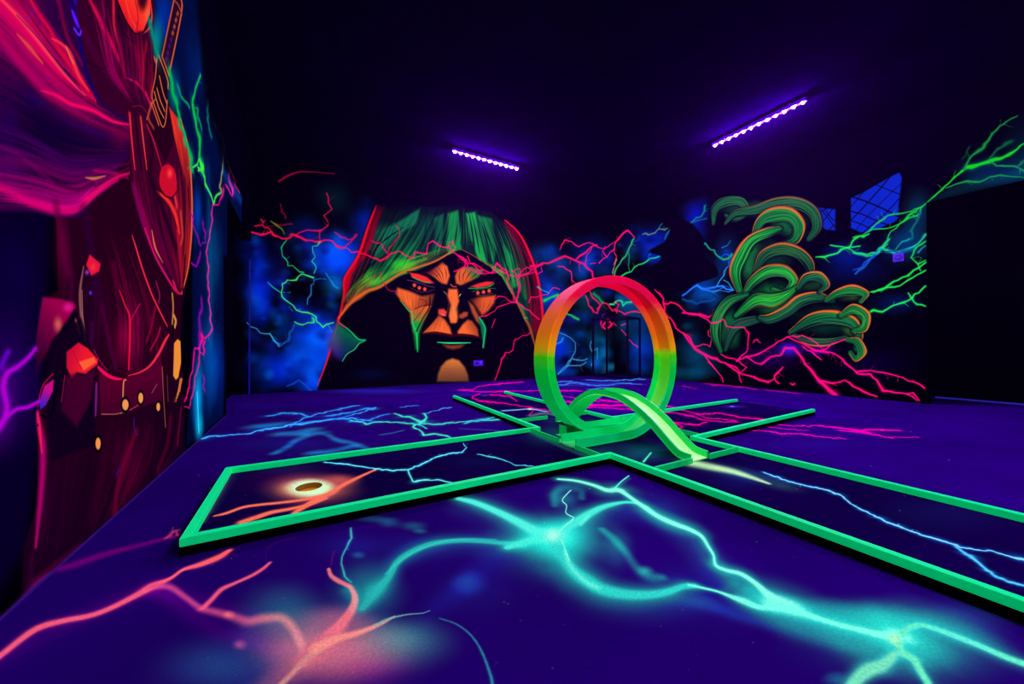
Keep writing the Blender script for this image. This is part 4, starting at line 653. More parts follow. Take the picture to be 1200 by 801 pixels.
# deep blue mist around the bolts
for u, v, a, b, c, k in [(640, 640, 130, 60, (0, 10, 110), .6), (820, 690, 150, 60, (0, 20, 110), .6), (1040, 740, 160, 60, (0, 50, 120), .7), (760, 600, 90, 40, (0, 10, 110), .5), (480, 640, 90, 30, (0, 20, 90), .6), (1150, 700, 100, 40, (0, 25, 80), .5), (560, 690, 70, 40, (0, 25, 110), .5), (350, 520, 110, 14, (0, 20, 110), .7), (420, 490, 90, 12, (0, 25, 120), .6), (440, 458, 90, 5, (10, 30, 170), .8), (690, 450, 70, 5, (10, 40, 160), .8), (860, 474, 60, 7, (20, 30, 200), .5), (545, 462, 26, 4, (30, 20, 170), .6), (1060, 470, 60, 4, (10, 0, 70), .5), (300, 475, 60, 6, (0, 5, 60), .7), (960, 520, 100, 10, (0, 10, 90), .5)]:
    blob([FL], u, v, a, b, c, k, tex=.4, scale=.9)
for u, v, a, b, c, k in [(690, 505, 90, 18, (0, 60, 60), .7), (760, 530, 50, 18, (0, 50, 55), .7), (655, 492, 30, 8, (0, 60, 60), .6), (640, 512, 40, 16, (0, 50, 50), .7), (870, 560, 60, 22, (0, 20, 90), .6), (1110, 600, 120, 30, (0, 20, 50), .4), (330, 548, 70, 12, (0, 30, 60), .5), (560, 540, 60, 12, (0, 20, 80), .4)]:
    blob([PL], u, v, a, b, c, k, tex=.4, scale=.6)
fl([(-30, 790), (0, 768), (40, 738), (70, 728), (105, 721), (130, 712), (160, 697), (180, 686)], [9, 9, 10, 9, 8, 8, 9, 12], OC, OG, 2.4)
fl([(180, 686), (200, 677), (215, 667), (235, 661), (255, 653), (268, 645)], [8, 5, 5, 8, 9, 6], (250, 90, 60), OG, 2)
stroke(FL, [(180, 686), (200, 688), (218, 700), (235, 712), (250, 716), (270, 721), (290, 727), (310, 724), (330, 724), (343, 735), (352, 752), (356, 766)], [12, 14, 13, 14, 16, 18, 20, 20, 20, 20, 18, 14], (205, 70, 85), .85, soft=1, tex=.15)
stroke(FL, [(185, 692), (215, 712), (250, 735), (290, 748), (330, 760)], 46, (70, 0, 90), .6, 'screen', 1, tex=.3)
fl([(238, 712), (248, 702), (260, 690), (275, 683), (295, 674), (308, 666), (316, 659)], [8, 7, 7, 5, 5, 5, 4], (225, 80, 85), OG, 2); stroke(FL, [(312, 658), (312, 645), (322, 636), (345, 630)], 3, (80, 0, 90), .6, soft=1); blob(FL, 281, 755, 12, 9, (190, 60, 110), .7, tex=.2); blob(FL, 268, 720, 10, 7, (250, 80, 70), .7, tex=.2)
stroke(FL, [(60, 668), (85, 662), (120, 650), (165, 638), (205, 628)], [10, 16, 14, 10, 8], (120, 0, 80), .8, 'screen', 1, tex=.3); stroke(FL, [(195, 630), (205, 622), (208, 627)], 6, (220, 60, 90), .7, soft=1); stroke(FL, [(200, 630), (203, 617)], 3, (180, 40, 100), .7, soft=1)
blob(FL, 390, 755, 130, 64, (190, 85, 75), .9, tex=.25); blob(FL, 375, 768, 90, 44, (160, 70, 60), .7, tex=.2); blob(FL, 335, 720, 80, 60, (20, 90, 110), .8, tex=.3); blob(FL, 260, 780, 110, 54, (10, 70, 110), .8, tex=.3); blob(FL, 470, 748, 84, 42, (40, 120, 130), .9, tex=.3); blob(FL, 432, 690, 64, 52, (0, 110, 125), .9, tex=.4); blob(FL, 440, 780, 60, 30, (80, 0, 90), .5, tex=.2); blob(FL, 395, 722, 60, 26, (150, 60, 70), .6, tex=.2); blob(FL, 410, 640, 60, 26, (0, 20, 90), .6)
stroke(FL, [(385, 666), (388, 674), (396, 680), (404, 684), (411, 688), (416, 700), (412, 714), (402, 728), (390, 742), (376, 758), (362, 770)], [7, 8, 9, 8, 9, 12, 15, 18, 26, 36, 30], (235, 110, 90), .95, soft=.7, tex=.08)
stroke(FL, [(376, 758), (355, 776), (335, 796), (315, 815)], [16, 12, 11, 12], (250, 190, 130), .85, soft=.9, tex=.1); stroke(FL, [(372, 762), (345, 782), (300, 815)], 50, (170, 90, 70), .6, soft=1, tex=.2)
stroke(FL, [(372, 758), (395, 748), (420, 741), (445, 731), (462, 722)], [18, 14, 11, 7, 3], (240, 140, 95), .95, soft=.8); stroke(FL, [(440, 732), (455, 725), (475, 720), (495, 718), (504, 715)], [4, 4, 2.4, 1.6, 1], (110, 170, 170), .9, soft=.7); stroke(FL, [(388, 662), (390, 650), (392, 645)], 4, (130, 10, 90), .6, soft=1)
fl([(515, 724), (535, 731), (552, 744), (564, 762), (573, 785), (577, 801), (578, 825)], [1.2, 1.8, 2.4, 3, 4, 5, 5], (20, 130, 200), (0, 30, 130), 3)
fl([(411, 618), (412, 630), (404, 645), (400, 660), (404, 675), (412, 682)], [4, 4, 3, 3.5, 3.5, 3], (50, 175, 180), (0, 50, 110), 4, 1)
stroke(FL, [(408, 690), (425, 705), (440, 690)], 30, (0, 100, 110), .6, 'screen', 1, tex=.3)
fl([(425, 712), (440, 694), (455, 676), (466, 658), (485, 645), (510, 636), (545, 633), (590, 636), (612, 638)], [10, 14, 12, 11, 10, 9, 7, 7, 10], (20, 165, 170), (0, 80, 130), 3); stroke(FL, [(452, 672), (470, 656), (492, 643), (525, 633), (555, 631), (580, 632)], 4, (50, 215, 200), .5, soft=1, tex=.3)
for u, v, a, b in ((455, 612, 20, 8), (485, 616, 24, 8), (492, 622, 14, 5), (420, 650, 12, 6), (440, 608, 30, 6)): blob(FL, u, v, a, b, (0, 90, 110), .8, tex=.4, scale=.3)
blob(FL, 548, 682, 30, 20, (10, 70, 170), .8, tex=.6, scale=.25); stroke(FL, [(585, 650), (560, 668), (530, 695), (505, 715)], 50, (0, 16, 90), .6, 'screen', 1, tex=.5)
blob(FL, 650, 630, 100, 54, (0, 170, 125), .95, tex=.3, scale=.3)
fl([(538, 584), (555, 588), (580, 598), (605, 610), (628, 622), (648, 629)], [6, 9, 11, 14, 18, 26], (70, 235, 185), (0, 155, 120), 3); fl([(595, 641), (618, 634), (636, 630), (650, 628)], [8, 12, 16, 24], (60, 230, 185), (0, 150, 120), 2.6)
fl([(648, 628), (664, 618), (680, 608), (695, 599), (712, 592), (735, 588), (755, 592), (764, 598)], [22, 16, 15, 12, 8, 4, 3, 2.5], (60, 230, 180), (0, 150, 115), 3)
fl([(648, 628), (652, 642), (662, 655), (672, 668), (688, 680), (706, 690), (735, 696), (765, 696), (785, 692), (800, 687), (815, 686)], [26, 20, 18, 20, 22, 20, 17, 14, 12, 10, 7], (30, 200, 165), (0, 130, 125), 2.8, 0, .7); stroke(FL, [(662, 645), (668, 662), (685, 680), (700, 688)], 10, (130, 255, 200), .6, soft=1, tex=.3)
blob(FL, 648, 627, 18, 14, (170, 255, 200), .95, 'over', 0)
blob(FL, 660, 582, 26, 20, (0, 110, 120), .9, tex=.5, scale=.25); stroke(FL, [(650, 592), (650, 578), (662, 570), (680, 574), (682, 584)], 16, (0, 110, 115), .7, 'screen', 1, tex=.7); stroke(FL, [(680, 615), (690, 604)], 8, (100, 250, 190), .7, soft=1)
for p in ([(652, 627), (662, 616), (672, 607), (668, 604), (663, 600), (664, 592), (659, 586), (664, 579), (669, 574)], [(658, 632), (663, 646), (667, 656)]): stroke(FL, p, 1.5, (150, 255, 215), 1, soft=.5)
blob(FL, 725, 640, 24, 34, (0, 90, 110), .6, tex=.4, scale=.25); stroke(FL, [(706, 620), (720, 632), (734, 648), (746, 664), (760, 674), (775, 676)], [12, 16, 16, 18, 22, 14], (0, 130, 140), .85, 'screen', 1, tex=.4); blob(FL, 756, 668, 14, 9, (30, 170, 170), .7, tex=.2)
fl([(655, 561), (675, 563), (695, 568), (712, 574), (725, 574), (738, 582), (755, 594), (772, 605), (792, 614), (808, 620), (822, 628), (830, 640), (836, 650), (839, 662), (852, 668), (868, 672), (884, 682), (898, 694), (912, 704), (925, 710)], [3, 4, 5, 7, 8, 6, 7, 8, 8, 7, 6, 5, 4.5, 5, 6, 7, 8, 12, 20, 22], (130, 255, 205), (0, 150, 115), 3.6, 0, .75)
stroke(FL, [(760, 598), (785, 612), (815, 626), (835, 655)], 34, (0, 80, 90), .6, 'screen', 1, tex=.2); stroke(FL, [(840, 662), (860, 680), (885, 695)], 30, (0, 110, 130), .6, 'screen', 1, tex=.2); stroke(FL, [(850, 690), (870, 676), (880, 690)], 20, (0, 60, 120), .5, 'screen', 1)
stroke(FL, [(720, 572), (728, 564), (737, 557)], [3, 2.4, 2.4], (90, 245, 190), 1, soft=.8); stroke(FL, [(722, 570), (736, 560)], 10, (0, 120, 110), .6, 'screen', 1)
fl([(808, 685), (826, 689), (842, 693), (858, 699), (872, 704), (890, 711), (915, 712)], [4, 4, 4, 7, 11, 9, 8], (110, 250, 200), (0, 120, 150), 3); stroke(FL, [(790, 700), (830, 708), (870, 722), (920, 735), (980, 752), (1020, 765)], 26, (0, 50, 130), .7, 'screen', 1, tex=.3)
fl([(905, 709), (930, 714), (955, 723), (985, 732), (1010, 738), (1035, 744), (1055, 744)], [18, 14, 10, 9, 10, 14, 26], (110, 250, 190), (0, 150, 115), 3.2, 0, .8); stroke(FL, [(940, 712), (990, 716), (1040, 722), (1090, 730), (1140, 745)], 40, (0, 110, 120), .7, 'screen', 1, tex=.3)
blob(FL, 1048, 742, 110, 60, (20, 180, 125), .95, tex=.3, scale=.3); blob(FL, 990, 728, 100, 40, (0, 130, 105), .8, tex=.4, scale=.3); fl([(1055, 745), (1064, 736), (1078, 732), (1095, 736), (1120, 745), (1150, 757), (1180, 770), (1215, 783), (1250, 800)], [16, 12, 8, 8, 9, 9, 10, 11, 12], (90, 235, 165), (0, 120, 100), 3); blob(FL, 1110, 765, 110, 44, (0, 110, 110), .8, tex=.4, scale=.3); blob(FL, 1120, 730, 90, 34, (0, 60, 90), .7, tex=.4)
fl([(1050, 748), (1058, 764), (1070, 772), (1080, 788), (1088, 801), (1100, 825)], [16, 12, 12, 12, 12, 12], (100, 235, 165), (0, 130, 120), 2.6); fl([(1050, 765), (1035, 778), (1018, 785), (1004, 796), (990, 815)], [14, 22, 26, 24, 22], (110, 225, 160), (0, 130, 130), 2, 0, .7); blob(FL, 980, 795, 24, 14, (0, 90, 120), .8, tex=.4)
blob(FL, 1048, 748, 14, 12, (170, 250, 170), .9, 'over', 0)
stroke(FL, [(640, 640), (664, 668), (700, 694), (750, 702), (800, 694)], 70, (0, 80, 100), .6, 'screen', 1, tex=.4); stroke(FL, [(560, 592), (610, 614), (648, 630)], 60, (0, 80, 90), .6, 'screen', 1, tex=.4); stroke(FL, [(648, 630), (690, 606), (750, 592), (800, 622), (840, 664), (900, 705)], 56, (0, 70, 120), .6, 'screen', 1, tex=.4); stroke(FL, [(440, 690), (470, 655), (520, 636), (600, 636)], 44, (0, 60, 110), .6, 'screen', 1, tex=.5); stroke(FL, [(0, 772), (80, 730), (180, 692), (260, 712), (330, 735)], 40, (60, 0, 70), .6, 'screen', 1, tex=.3)
# behind and left of the course
CL, CLG = (50, 175, 250), (0, 60, 180)
fl([(225, 516), (245, 511), (270, 509), (292, 508), (305, 504), (325, 501), (345, 497), (365, 495), (390, 491), (415, 490), (435, 493)], [3, 2, 1.8, 2, 2, 2.4, 2, 1.8, 2, 1.8, 1.5], CL, CLG, 4.5, .6)
for p, w_ in [([(315, 487), (335, 484), (352, 484), (362, 488)], 2), ([(340, 500), (355, 490), (375, 484), (395, 480), (415, 475)], 1.8), ([(385, 487), (405, 484), (430, 478), (440, 477)], 2), ([(410, 494), (430, 492), (445, 487), (455, 485)], 1.6), ([(350, 496), (400, 489), (440, 478)], 1.5), ([(400, 478), (420, 475)], 1.2), ([(470, 477), (490, 475)], 1.2)]:
    fl(p, w_, (30, 140, 220), CLG, 4, .6)
for p in ([(322, 531), (335, 524), (345, 517), (360, 510)], [(360, 508), (380, 508), (395, 515), (415, 520), (432, 526)], [(368, 530), (390, 528), (415, 522)], [(330, 508), (345, 507), (365, 503)], [(305, 499), (325, 497)]):
    stroke(FL, p, 10, (0, 130, 200), .75, 'screen', 1, 0, .6)
fl([(410, 492), (422, 494), (430, 497), (445, 494), (470, 495), (490, 497), (500, 502)], 1.8, (50, 225, 175), (0, 100, 140), 4, .6)
fl([(462, 484), (472, 488), (486, 491), (494, 494), (500, 489), (497, 484)], [2, 2.2, 2.6, 3, 3.6, 4], (50, 225, 170), (0, 120, 120), 3.6, .6); fl([(494, 494), (484, 500), (491, 503), (497, 510), (508, 508), (522, 510), (534, 516)], [3, 3.4, 3, 3, 2, 2, 2], (60, 230, 180), (0, 120, 120), 3.6, .6); fl([(494, 496), (510, 497), (530, 495), (550, 493), (572, 492), (600, 490), (640, 489)], [2, 1.8, 1.8, 3, 2, 1.4, 1], (60, 215, 190), (0, 100, 130), 4, .6); fl([(497, 484), (510, 481), (528, 477)], 1.4, (60, 150, 200), CLG, 3, .5)
fl([(545, 496), (565, 491), (578, 489), (585, 487)], 2.4, (30, 190, 160), (0, 100, 120), 3.4, .5); stroke(FL, [(447, 509), (460, 507), (472, 504)], 3, (0, 100, 120), .8, 'screen', 1); stroke(FL, [(540, 502), (580, 504), (600, 506)], 2.4, (0, 70, 150), .8, 'screen', 1)
MF, MFG = (235, 0, 130), (130, 0, 90)
for p, w_ in [([(540, 457), (552, 457), (560, 453), (572, 451), (590, 449), (612, 447)], 2), ([(552, 458), (570, 459), (600, 458), (640, 457), (680, 458)], 1.4), ([(562, 461), (554, 464), (554, 467), (566, 470), (590, 472), (615, 476), (640, 480), (660, 484)], 1.8), ([(575, 462), (597, 464), (606, 470)], 1.8), ([(620, 486), (627, 479)], 2),
              ([(655, 463), (680, 467), (700, 470), (722, 470), (750, 473), (785, 476)], 1.8), ([(665, 470), (690, 474), (720, 475), (745, 474), (770, 473)], 3.2), ([(675, 478), (700, 477), (730, 479)], 1.6), ([(695, 464), (705, 468), (725, 470)], 1.8), ([(735, 478), (745, 481), (755, 486), (770, 488)], 2), ([(775, 482), (795, 484), (812, 488), (826, 492), (845, 494), (862, 494)], 1.8), ([(785, 494), (800, 496), (818, 498), (828, 494)], 2.2), ([(793, 496), (800, 500), (796, 502)], 3), ([(798, 480), (815, 484), (826, 489), (860, 492)], 1.6), ([(820, 485), (845, 484), (870, 489), (895, 491)], 1.8),
              ([(874, 506), (886, 504), (902, 505), (915, 508), (940, 508), (965, 512), (990, 514)], 1.8), ([(912, 497), (930, 499), (960, 499), (985, 501), (1006, 505)], 1.8), ([(902, 500), (925, 503), (945, 504)], 1.1), ([(1006, 505), (1020, 503), (1052, 504)], 2), ([(985, 504), (1006, 506), (1030, 510), (1045, 513)], 1.8), ([(1000, 503), (1014, 506)], 4), ([(1040, 512), (1075, 512)], 1)]:
    fl(p, w_, MF, MFG, 3.4, .4, .6, F2)
for p in ([(800, 443), (830, 449), (870, 454)], [(835, 452), (855, 450), (885, 456)], [(900, 457), (935, 461)], [(800, 452), (815, 455)]): fl(p, 1.6, (160, 0, 70), (90, 0, 60), 3.4, .4, .6)
for p in ([(655, 451), (675, 448), (700, 452), (720, 450)], [(690, 445), (720, 446), (755, 444)], [(690, 456), (708, 454), (722, 456)], [(725, 449), (750, 450)], [(640, 448), (670, 446)]): fl(p, 1.4, (40, 130, 210), (0, 50, 160), 3.6, .4, .7)
stroke(FL, [(610, 486), (625, 478), (640, 483)], 5, (210, 210, 220), .25, 'screen', 1)
stroke(FL, [(225, 480), (300, 470), (420, 466), (520, 470)], 12, (30, 0, 50), .4, 'screen', 1)
# ---------------- paint on the course bed
blob(PL, 366, 571, 74, 25, (245, 115, 60), .98, 'over', .15); blob(PL, 400, 562, 34, 11, (215, 90, 60), .8, 'over', .2); blob(PL, 358, 572, 44, 15, (250, 190, 120), .9, 'over', 0); blob(PL, 364, 571, 36, 14, (205, 255, 195), .98, 'over', 0, .4)
blob(PL, 340, 560, 90, 26, (70, 0, 70), .5)
for p, w_ in [([(252, 604), (265, 601), (285, 594), (305, 591), (325, 589), (350, 586), (372, 582)], [2, 4, 4, 4, 4, 4, 5]), ([(285, 611), (300, 606), (318, 600), (340, 596), (362, 591), (380, 584)], [7, 7, 6, 5, 5, 5]), ([(346, 600), (356, 594), (370, 585), (388, 577), (402, 568), (420, 559), (442, 549)], [6, 7, 7, 7, 6, 4.5, 2.5])]:
    fl(p, w_, (245, 110, 60), (90, 0, 60), 2, 0, .5, [PL])
fl([(380, 541), (400, 543), (420, 546), (440, 549), (458, 551), (478, 550), (495, 543), (512, 535), (528, 531), (541, 530), (547, 524), (543, 519)], [1.4, 2, 2.4, 2.4, 2, 2.4, 2.2, 2.2, 2, 2.2, 2, 1.6], (110, 245, 245), (0, 100, 190), 4, .4, .8, [PL]); fl([(478, 550), (481, 558), (484, 564), (500, 562), (515, 562), (532, 566)], [2, 2.4, 3, 2.2, 2, 1.6], (110, 250, 225), (0, 110, 170), 4, .4, .8, [PL]); fl([(560, 532), (575, 535), (588, 538), (605, 545), (625, 546)], [1.4, 2, 2, 1.8, 1.4], (90, 225, 220), (0, 70, 150), 3.6, .4, .7, [PL])
stroke(PL, [(272, 552), (262, 570), (250, 590), (240, 612)], [6, 9, 10, 8], (110, 75, 75), .55, soft=1, tex=.5); stroke(PL, [(274, 556), (262, 575), (248, 600)], 16, (20, 50, 60), .5, 'screen', 1, tex=.4)
blob(PL, 700, 500, 80, 16, (0, 70, 60), .8, tex=.5, scale=.4); blob(PL, 745, 528, 60, 18, (0, 60, 62), .8, tex=.5, scale=.4); blob(PL, 700, 528, 30, 10, (0, 60, 60), .7, tex=.5, scale=.4); blob(PL, 800, 512, 30, 8, (0, 60, 60), .7, tex=.4)
fl([(754, 541), (758, 536), (763, 530)], [3, 2.4, 2], (90, 245, 190), (0, 80, 80), 3, 0, .5, [PL])
stroke(PL, [(815, 543), (835, 547), (858, 552), (880, 559), (900, 566)], [14, 13, 11, 8, 4], (190, 245, 150), .95, soft=.9, tex=.15); stroke(PL, [(815, 543), (850, 550), (890, 560), (915, 568)], 22, (40, 90, 90), .6, 'screen', 1, tex=.3)
stroke(PL, [(656, 515), (668, 521), (680, 526), (694, 531)], [7, 8, 4, 3], (170, 240, 150), .9, soft=.9); stroke(PL, [(618, 504), (640, 514), (664, 525), (690, 535)], 9, (30, 110, 90), .6, 'screen', 1, tex=.3)
stroke(PL, [(622, 487), (640, 484), (655, 488)], [5, 7, 3], (160, 190, 190), .5, soft=1, tex=.3); fl([(590, 481), (605, 480), (622, 479), (640, 482)], 1.4, (130, 190, 230), (0, 60, 160), 3, 0, .6, [PL])
blob(PL, 621, 479, 5, 2, (255, 255, 230), .9, 'over', 0); blob(PL, 860, 476, 26, 3, (60, 20, 190), .7); blob(PL, 858, 476, 5, 1, (130, 150, 255), .7); blob(PL, 567, 463, 8, 1.5, (60, 60, 230), .8)
fl([(895, 553), (905, 557), (925, 564), (950, 570), (970, 574), (985, 580), (997, 590), (1012, 598), (1035, 609), (1060, 619), (1085, 628), (1108, 634), (1125, 641), (1145, 644), (1162, 645), (1182, 651), (1205, 657), (1240, 668)], [1.2, 1.8, 2, 2.2, 2.2, 2.8, 3, 3, 3.2, 3.4, 3.4, 3.6, 3.6, 3.2, 3.2, 3.6, 4, 4], (130, 225, 250), (0, 80, 200), 4.2, .4, .8, [PL])
fl([(1118, 638), (1130, 647), (1143, 656), (1156, 667), (1168, 676), (1185, 682), (1205, 686), (1240, 694)], [3, 5, 6, 6, 4, 4, 4, 4], (80, 205, 240), (0, 80, 190), 3, .4, .8, [PL])
_r = np.random.default_rng(5)
for k in range(70):
    u, v = _r.uniform(230, 1190), _r.uniform(500, 790)
    blob(F2, u, v, 1.2+_r.random()*1.2, .8+_r.random()*.6, [(60, 190, 170), (190, 90, 120), (90, 60, 210)][k % 3], .5, 'screen', 0)
# the near bolts are a greener paint than the far ones
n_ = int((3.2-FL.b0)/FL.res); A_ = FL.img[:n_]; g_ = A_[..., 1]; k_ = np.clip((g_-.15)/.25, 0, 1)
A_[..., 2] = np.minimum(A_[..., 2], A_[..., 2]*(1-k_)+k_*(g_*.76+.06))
stroke(LW, [(-20, 755), (20, 712), (45, 685), (64, 668)], [22, 18, 13, 4], (88, 14, 120), .8, soft=.8, tex=.15); stroke(LW, [(40, 682), (75, 655), (95, 640)], 16, (80, 0, 40), .6, 'screen', 1, tex=.3)

# ------------------------------------------------------------------ structure
m_floor = art_mat('painted_floor', FL, (40, 0, 102), .7, .0, emit=1.0, diff=.1, var=.22, speck=True)
m_bed = art_mat('painted_course_bed', PL, (20, 0, 62), .7, .0, emit=1.0, diff=.1, var=.22, speck=True)
m_back = art_mat('mural_back', BW, (2, 0, 8), .8, .0, emit=1.05, diff=.04)
m_right = art_mat('mural_right', RW, (2, 0, 8), .8, .0, emit=1.05, diff=.04)
m_left = art_mat('mural_left', LW, (2, 0, 8), .8, .0, emit=1.0, diff=.04)
m_black = mat('black_wall_paint', (2, 0, 8), rough=.9, spec=0)
m_ceil = mat('dark_ceiling_paint', (11, 0, 42), rough=.9, spec=0, vary=.3, scale=2.)
def inner(bm, x):   # only the room side carries the mural; jambs and soffits stay black
    for f in bm.faces: f.material_index = 0 if abs(f.calc_center_median().x-x) < 1e-4 else 1
    return bm
def struct(name, bm, m, label): return tag(obj(name, bm, m), label, kind='structure')

bm = bmesh.new(); box(bm, -1.6, 11.8, YF-.2, YB+.2, -.12, 0.0)
struct('floor', bm, m_floor, 'dark violet floor painted with glowing cyan, teal, orange and pink lightning')
bm = bmesh.new(); box(bm, -1.6, 11.8, YF-.2, YB+.2, ZC, ZC+.15)
struct('ceiling', bm, m_ceil, 'near-black ceiling above the two ultraviolet lamp bars')
bm = bmesh.new(); box(bm, -1.6, 11.8, YB, YB+.2, 0, ZC)
struct('wall_back', bm, m_back, 'back wall with a mural of a scowling hooded face under a green hood')
bm = bmesh.new(); box(bm, XL-.18, XL, YF, 7.14, 0, ZC); box(bm, XL-.18, XL, 7.14, YB, 3.42, ZC)
struct('wall_left', inner(bm, XL), (m_left, m_black), 'left wall with a mural of a red cloaked swordsman')
bm = bmesh.new(); box(bm, XR, XR+.2, 2.12, YB, 0, ZC); box(bm, XR, XR+.2, -3.2, 2.12, 3.74, ZC); box(bm, XR, XR+.2, YF, -3.2, 0, ZC)
struct('wall_right', inner(bm, XR), (m_right, m_black), 'right wall with a mural of green smoke, green bolts and pink lightning')
bm = bmesh.new(); box(bm, -1.6, 11.8, YF-.2, YF, 0, ZC); struct('wall_front', bm, m_black, 'plain black wall behind the viewer')
bm = bmesh.new(); box(bm, -1.6, -1.5, YF, YB, 0, ZC); struct('wall_recess_left', bm, m_black, 'black wall behind the left doorway curtain')
bm = bmesh.new(); box(bm, 11.7, 11.8, YF, YB, 0, ZC); struct('wall_recess_right', bm, m_black, 'black wall behind the right doorway curtain')
m_skirt = mat('violet_skirting', (60, 10, 120), emit=.05, rough=.6)
bm = bmesh.new(); box(bm, XL, XL+.008, YF, 7.14, 0, .009); struct('baseboard_left', bm, m_skirt, 'thin violet strip along the foot of the left wall')
m_bt = mat('blue_trim', (10, 12, 120), emit=.5, rough=.6)
bm = bmesh.new(); box(bm, XL-.03, XL+.0, YB-.02, YB, 0, 3.0); struct('trim_1', bm, m_bt, 'thin blue strip down the left edge of the back wall mural')
bm = bmesh.new(); box(bm, 11.36, 11.4, -3.2, 2.3, 0, .03); struct('trim_2', bm, mat('sill', (50, 40, 190), emit=.35), 'pale violet sill strip at the foot of the right doorway')

# curtains in the two doorways
m_curt = mat('black_curtain', (3, 1, 10), rough=.95, spec=0)
def curtain(name, x, y0, y1, z1, label):
    bm = bmesh.new(); n = int((y1-y0)/.035); rng = random.Random(3); prev = None
    for k in range(n+1):
        y = y0+(y1-y0)*k/n; col = []
        for j, z in enumerate((.03, z1*.5, z1)):
            d = .055*math.sin(k*.9+math.sin(k*.23)*2)*(1.0-.25*j)+.02*math.sin(k*.31)
            col.append(bm.verts.new((x+d, y, z)))
        if prev:
            for j in range(2): bm.faces.new((prev[j], col[j], col[j+1], prev[j+1]))
        prev = col
    o = thing(name, label, 'curtain', (x, (y0+y1)/2, 0))
    c = obj('drape', bm, m_curt, o, True)
    md = c.modifiers.new('thick', 'SOLIDIFY'); md.thickness = .008
    bm = bmesh.new(); bmesh.ops.create_cone(bm, cap_ends=True, segments=12, radius1=.018, radius2=.018, depth=y1-y0, matrix=Matrix.Translation((x, (y0+y1)/2, z1+.03)) @ Matrix.Rotation(PI/2, 4, 'X'))
    obj('rail', bm, m_curt, o)
    return o
curtain('curtain', 11.52, -3.15, 2.6, 4.2, 'tall black curtain closing the wide doorway in the right wall')
curtain('curtain', -1.38, 7.0, 9.9, 3.7, 'black curtain in the dark doorway at the end of the left wall')

# ------------------------------------------------------------------ ultraviolet LED bars
m_led = bpy.data.materials.new('led_glow'); m_led.use_nodes = True
nt = m_led.node_tree; nt.nodes.clear(); e = nt.nodes.new('ShaderNodeEmission'); o_ = nt.nodes.new('ShaderNodeOutputMaterial')
e.inputs[0].default_value = LED_COLOR+(1,); e.inputs[1].default_value = LED_STRENGTH; nt.links.new(e.outputs[0], o_.inputs[0])
m_house = mat('lamp_housing', (110, 10, 240), rough=.6, spec=.1)
def led_mat(k):
    if k == 1.0: return m_led
    m = m_led.copy(); m.node_tree.nodes['Emission'].inputs[1].default_value = LED_STRENGTH*k; return m
lamp_labels = ['violet LED lamp bar on the ceiling above the hooded face mural', 'violet LED lamp bar on the ceiling at right, above the smoke mural',
               'violet LED lamp bar on the ceiling behind the viewer', 'violet LED lamp bar on the ceiling above the red swordsman mural']
for (lx, ly, ax, k), lab in zip(LAMPS, lamp_labels):
    t = thing('led_bar', lab, 'lamp', (lx, ly, LAMP_Z), 'ceiling lamp bars')
    half = .80
    def P(a, b): return (lx+a, ly+b) if ax == 'x' else (lx+b, ly+a)
    def bx(bm, a0, a1, b0, b1, z0, z1):
        p, q = P(a0, b0), P(a1, b1); box(bm, min(p[0], q[0]), max(p[0], q[0]), min(p[1], q[1]), max(p[1], q[1]), z0, z1)
    bm = bmesh.new(); bx(bm, -half-.06, half+.06, -.04, .04, LAMP_Z+.012, LAMP_Z+.075); bevel(bm, .008)
    obj('housing', bm, m_house, t)
    for s in (-.6, .6):
        bm = bmesh.new(); bx(bm, s-.02, s+.02, -.03, .03, LAMP_Z+.0755, ZC)
        obj('bracket', bm, m_house, t)
    mm = led_mat(k); src = None
    for i in range(12):
        cx, cy = P(-half+2*half*i/11, 0)
        bm = bmesh.new(); bmesh.ops.create_uvsphere(bm, u_segments=12, v_segments=6, radius=.026)
        bmesh.ops.delete(bm, geom=[v for v in bm.verts if v.co.z > .001], context='VERTS')
        bmesh.ops.translate(bm, verts=bm.verts[:], vec=(cx, cy, LAMP_Z+.010))
        obj('led', bm, mm, t, True)

# ------------------------------------------------------------------ the cross-shaped course
GREEN = (0, 246, 132)
m_rail = mat('green_fluorescent_paint', GREEN, emit=.36, rough=.5, spec=.1, vary=.05, scale=14)
m_board = mat('green_board_paint', (0, 205, 100), emit=.30, rough=.5, spec=.1, vary=.12, scale=20)
m_side = mat('black_plinth_paint', (1, 0, 3), rough=.9, spec=0)
outer = [(-.563, 2.505), (2.457, 2.505), (2.457, -.6), (3.737, -.6), (3.75, 2.52), (6.95, 2.66), (6.97, 3.89), (3.77, 3.80), (3.80, 7.0), (2.56, 6.92), (2.47, 3.78), (-.563, 3.78)]
n = len(outer); RWD = .045
def inset(i):
    p, a, b = Vector(outer[i]), Vector(outer[i-1]), Vector(outer[(i+1) % n])
    d1, d2 = (p-a).normalized(), (b-p).normalized(); n1, n2 = Vector((-d1.y, d1.x)), Vector((-d2.y, d2.x))
    if i in (5, 8): return p+n1*RWD      # open ends
    if i in (6, 9): return p+n2*RWD
    k = RWD/(1+n1.dot(n2)); return p+(n1+n2)*k
inner_pts = [inset(i) for i in range(n)]
course = thing('minigolf_course', 'raised cross-shaped minigolf course edged with glowing green rails', 'minigolf course', (3.1, 3.15, 0))
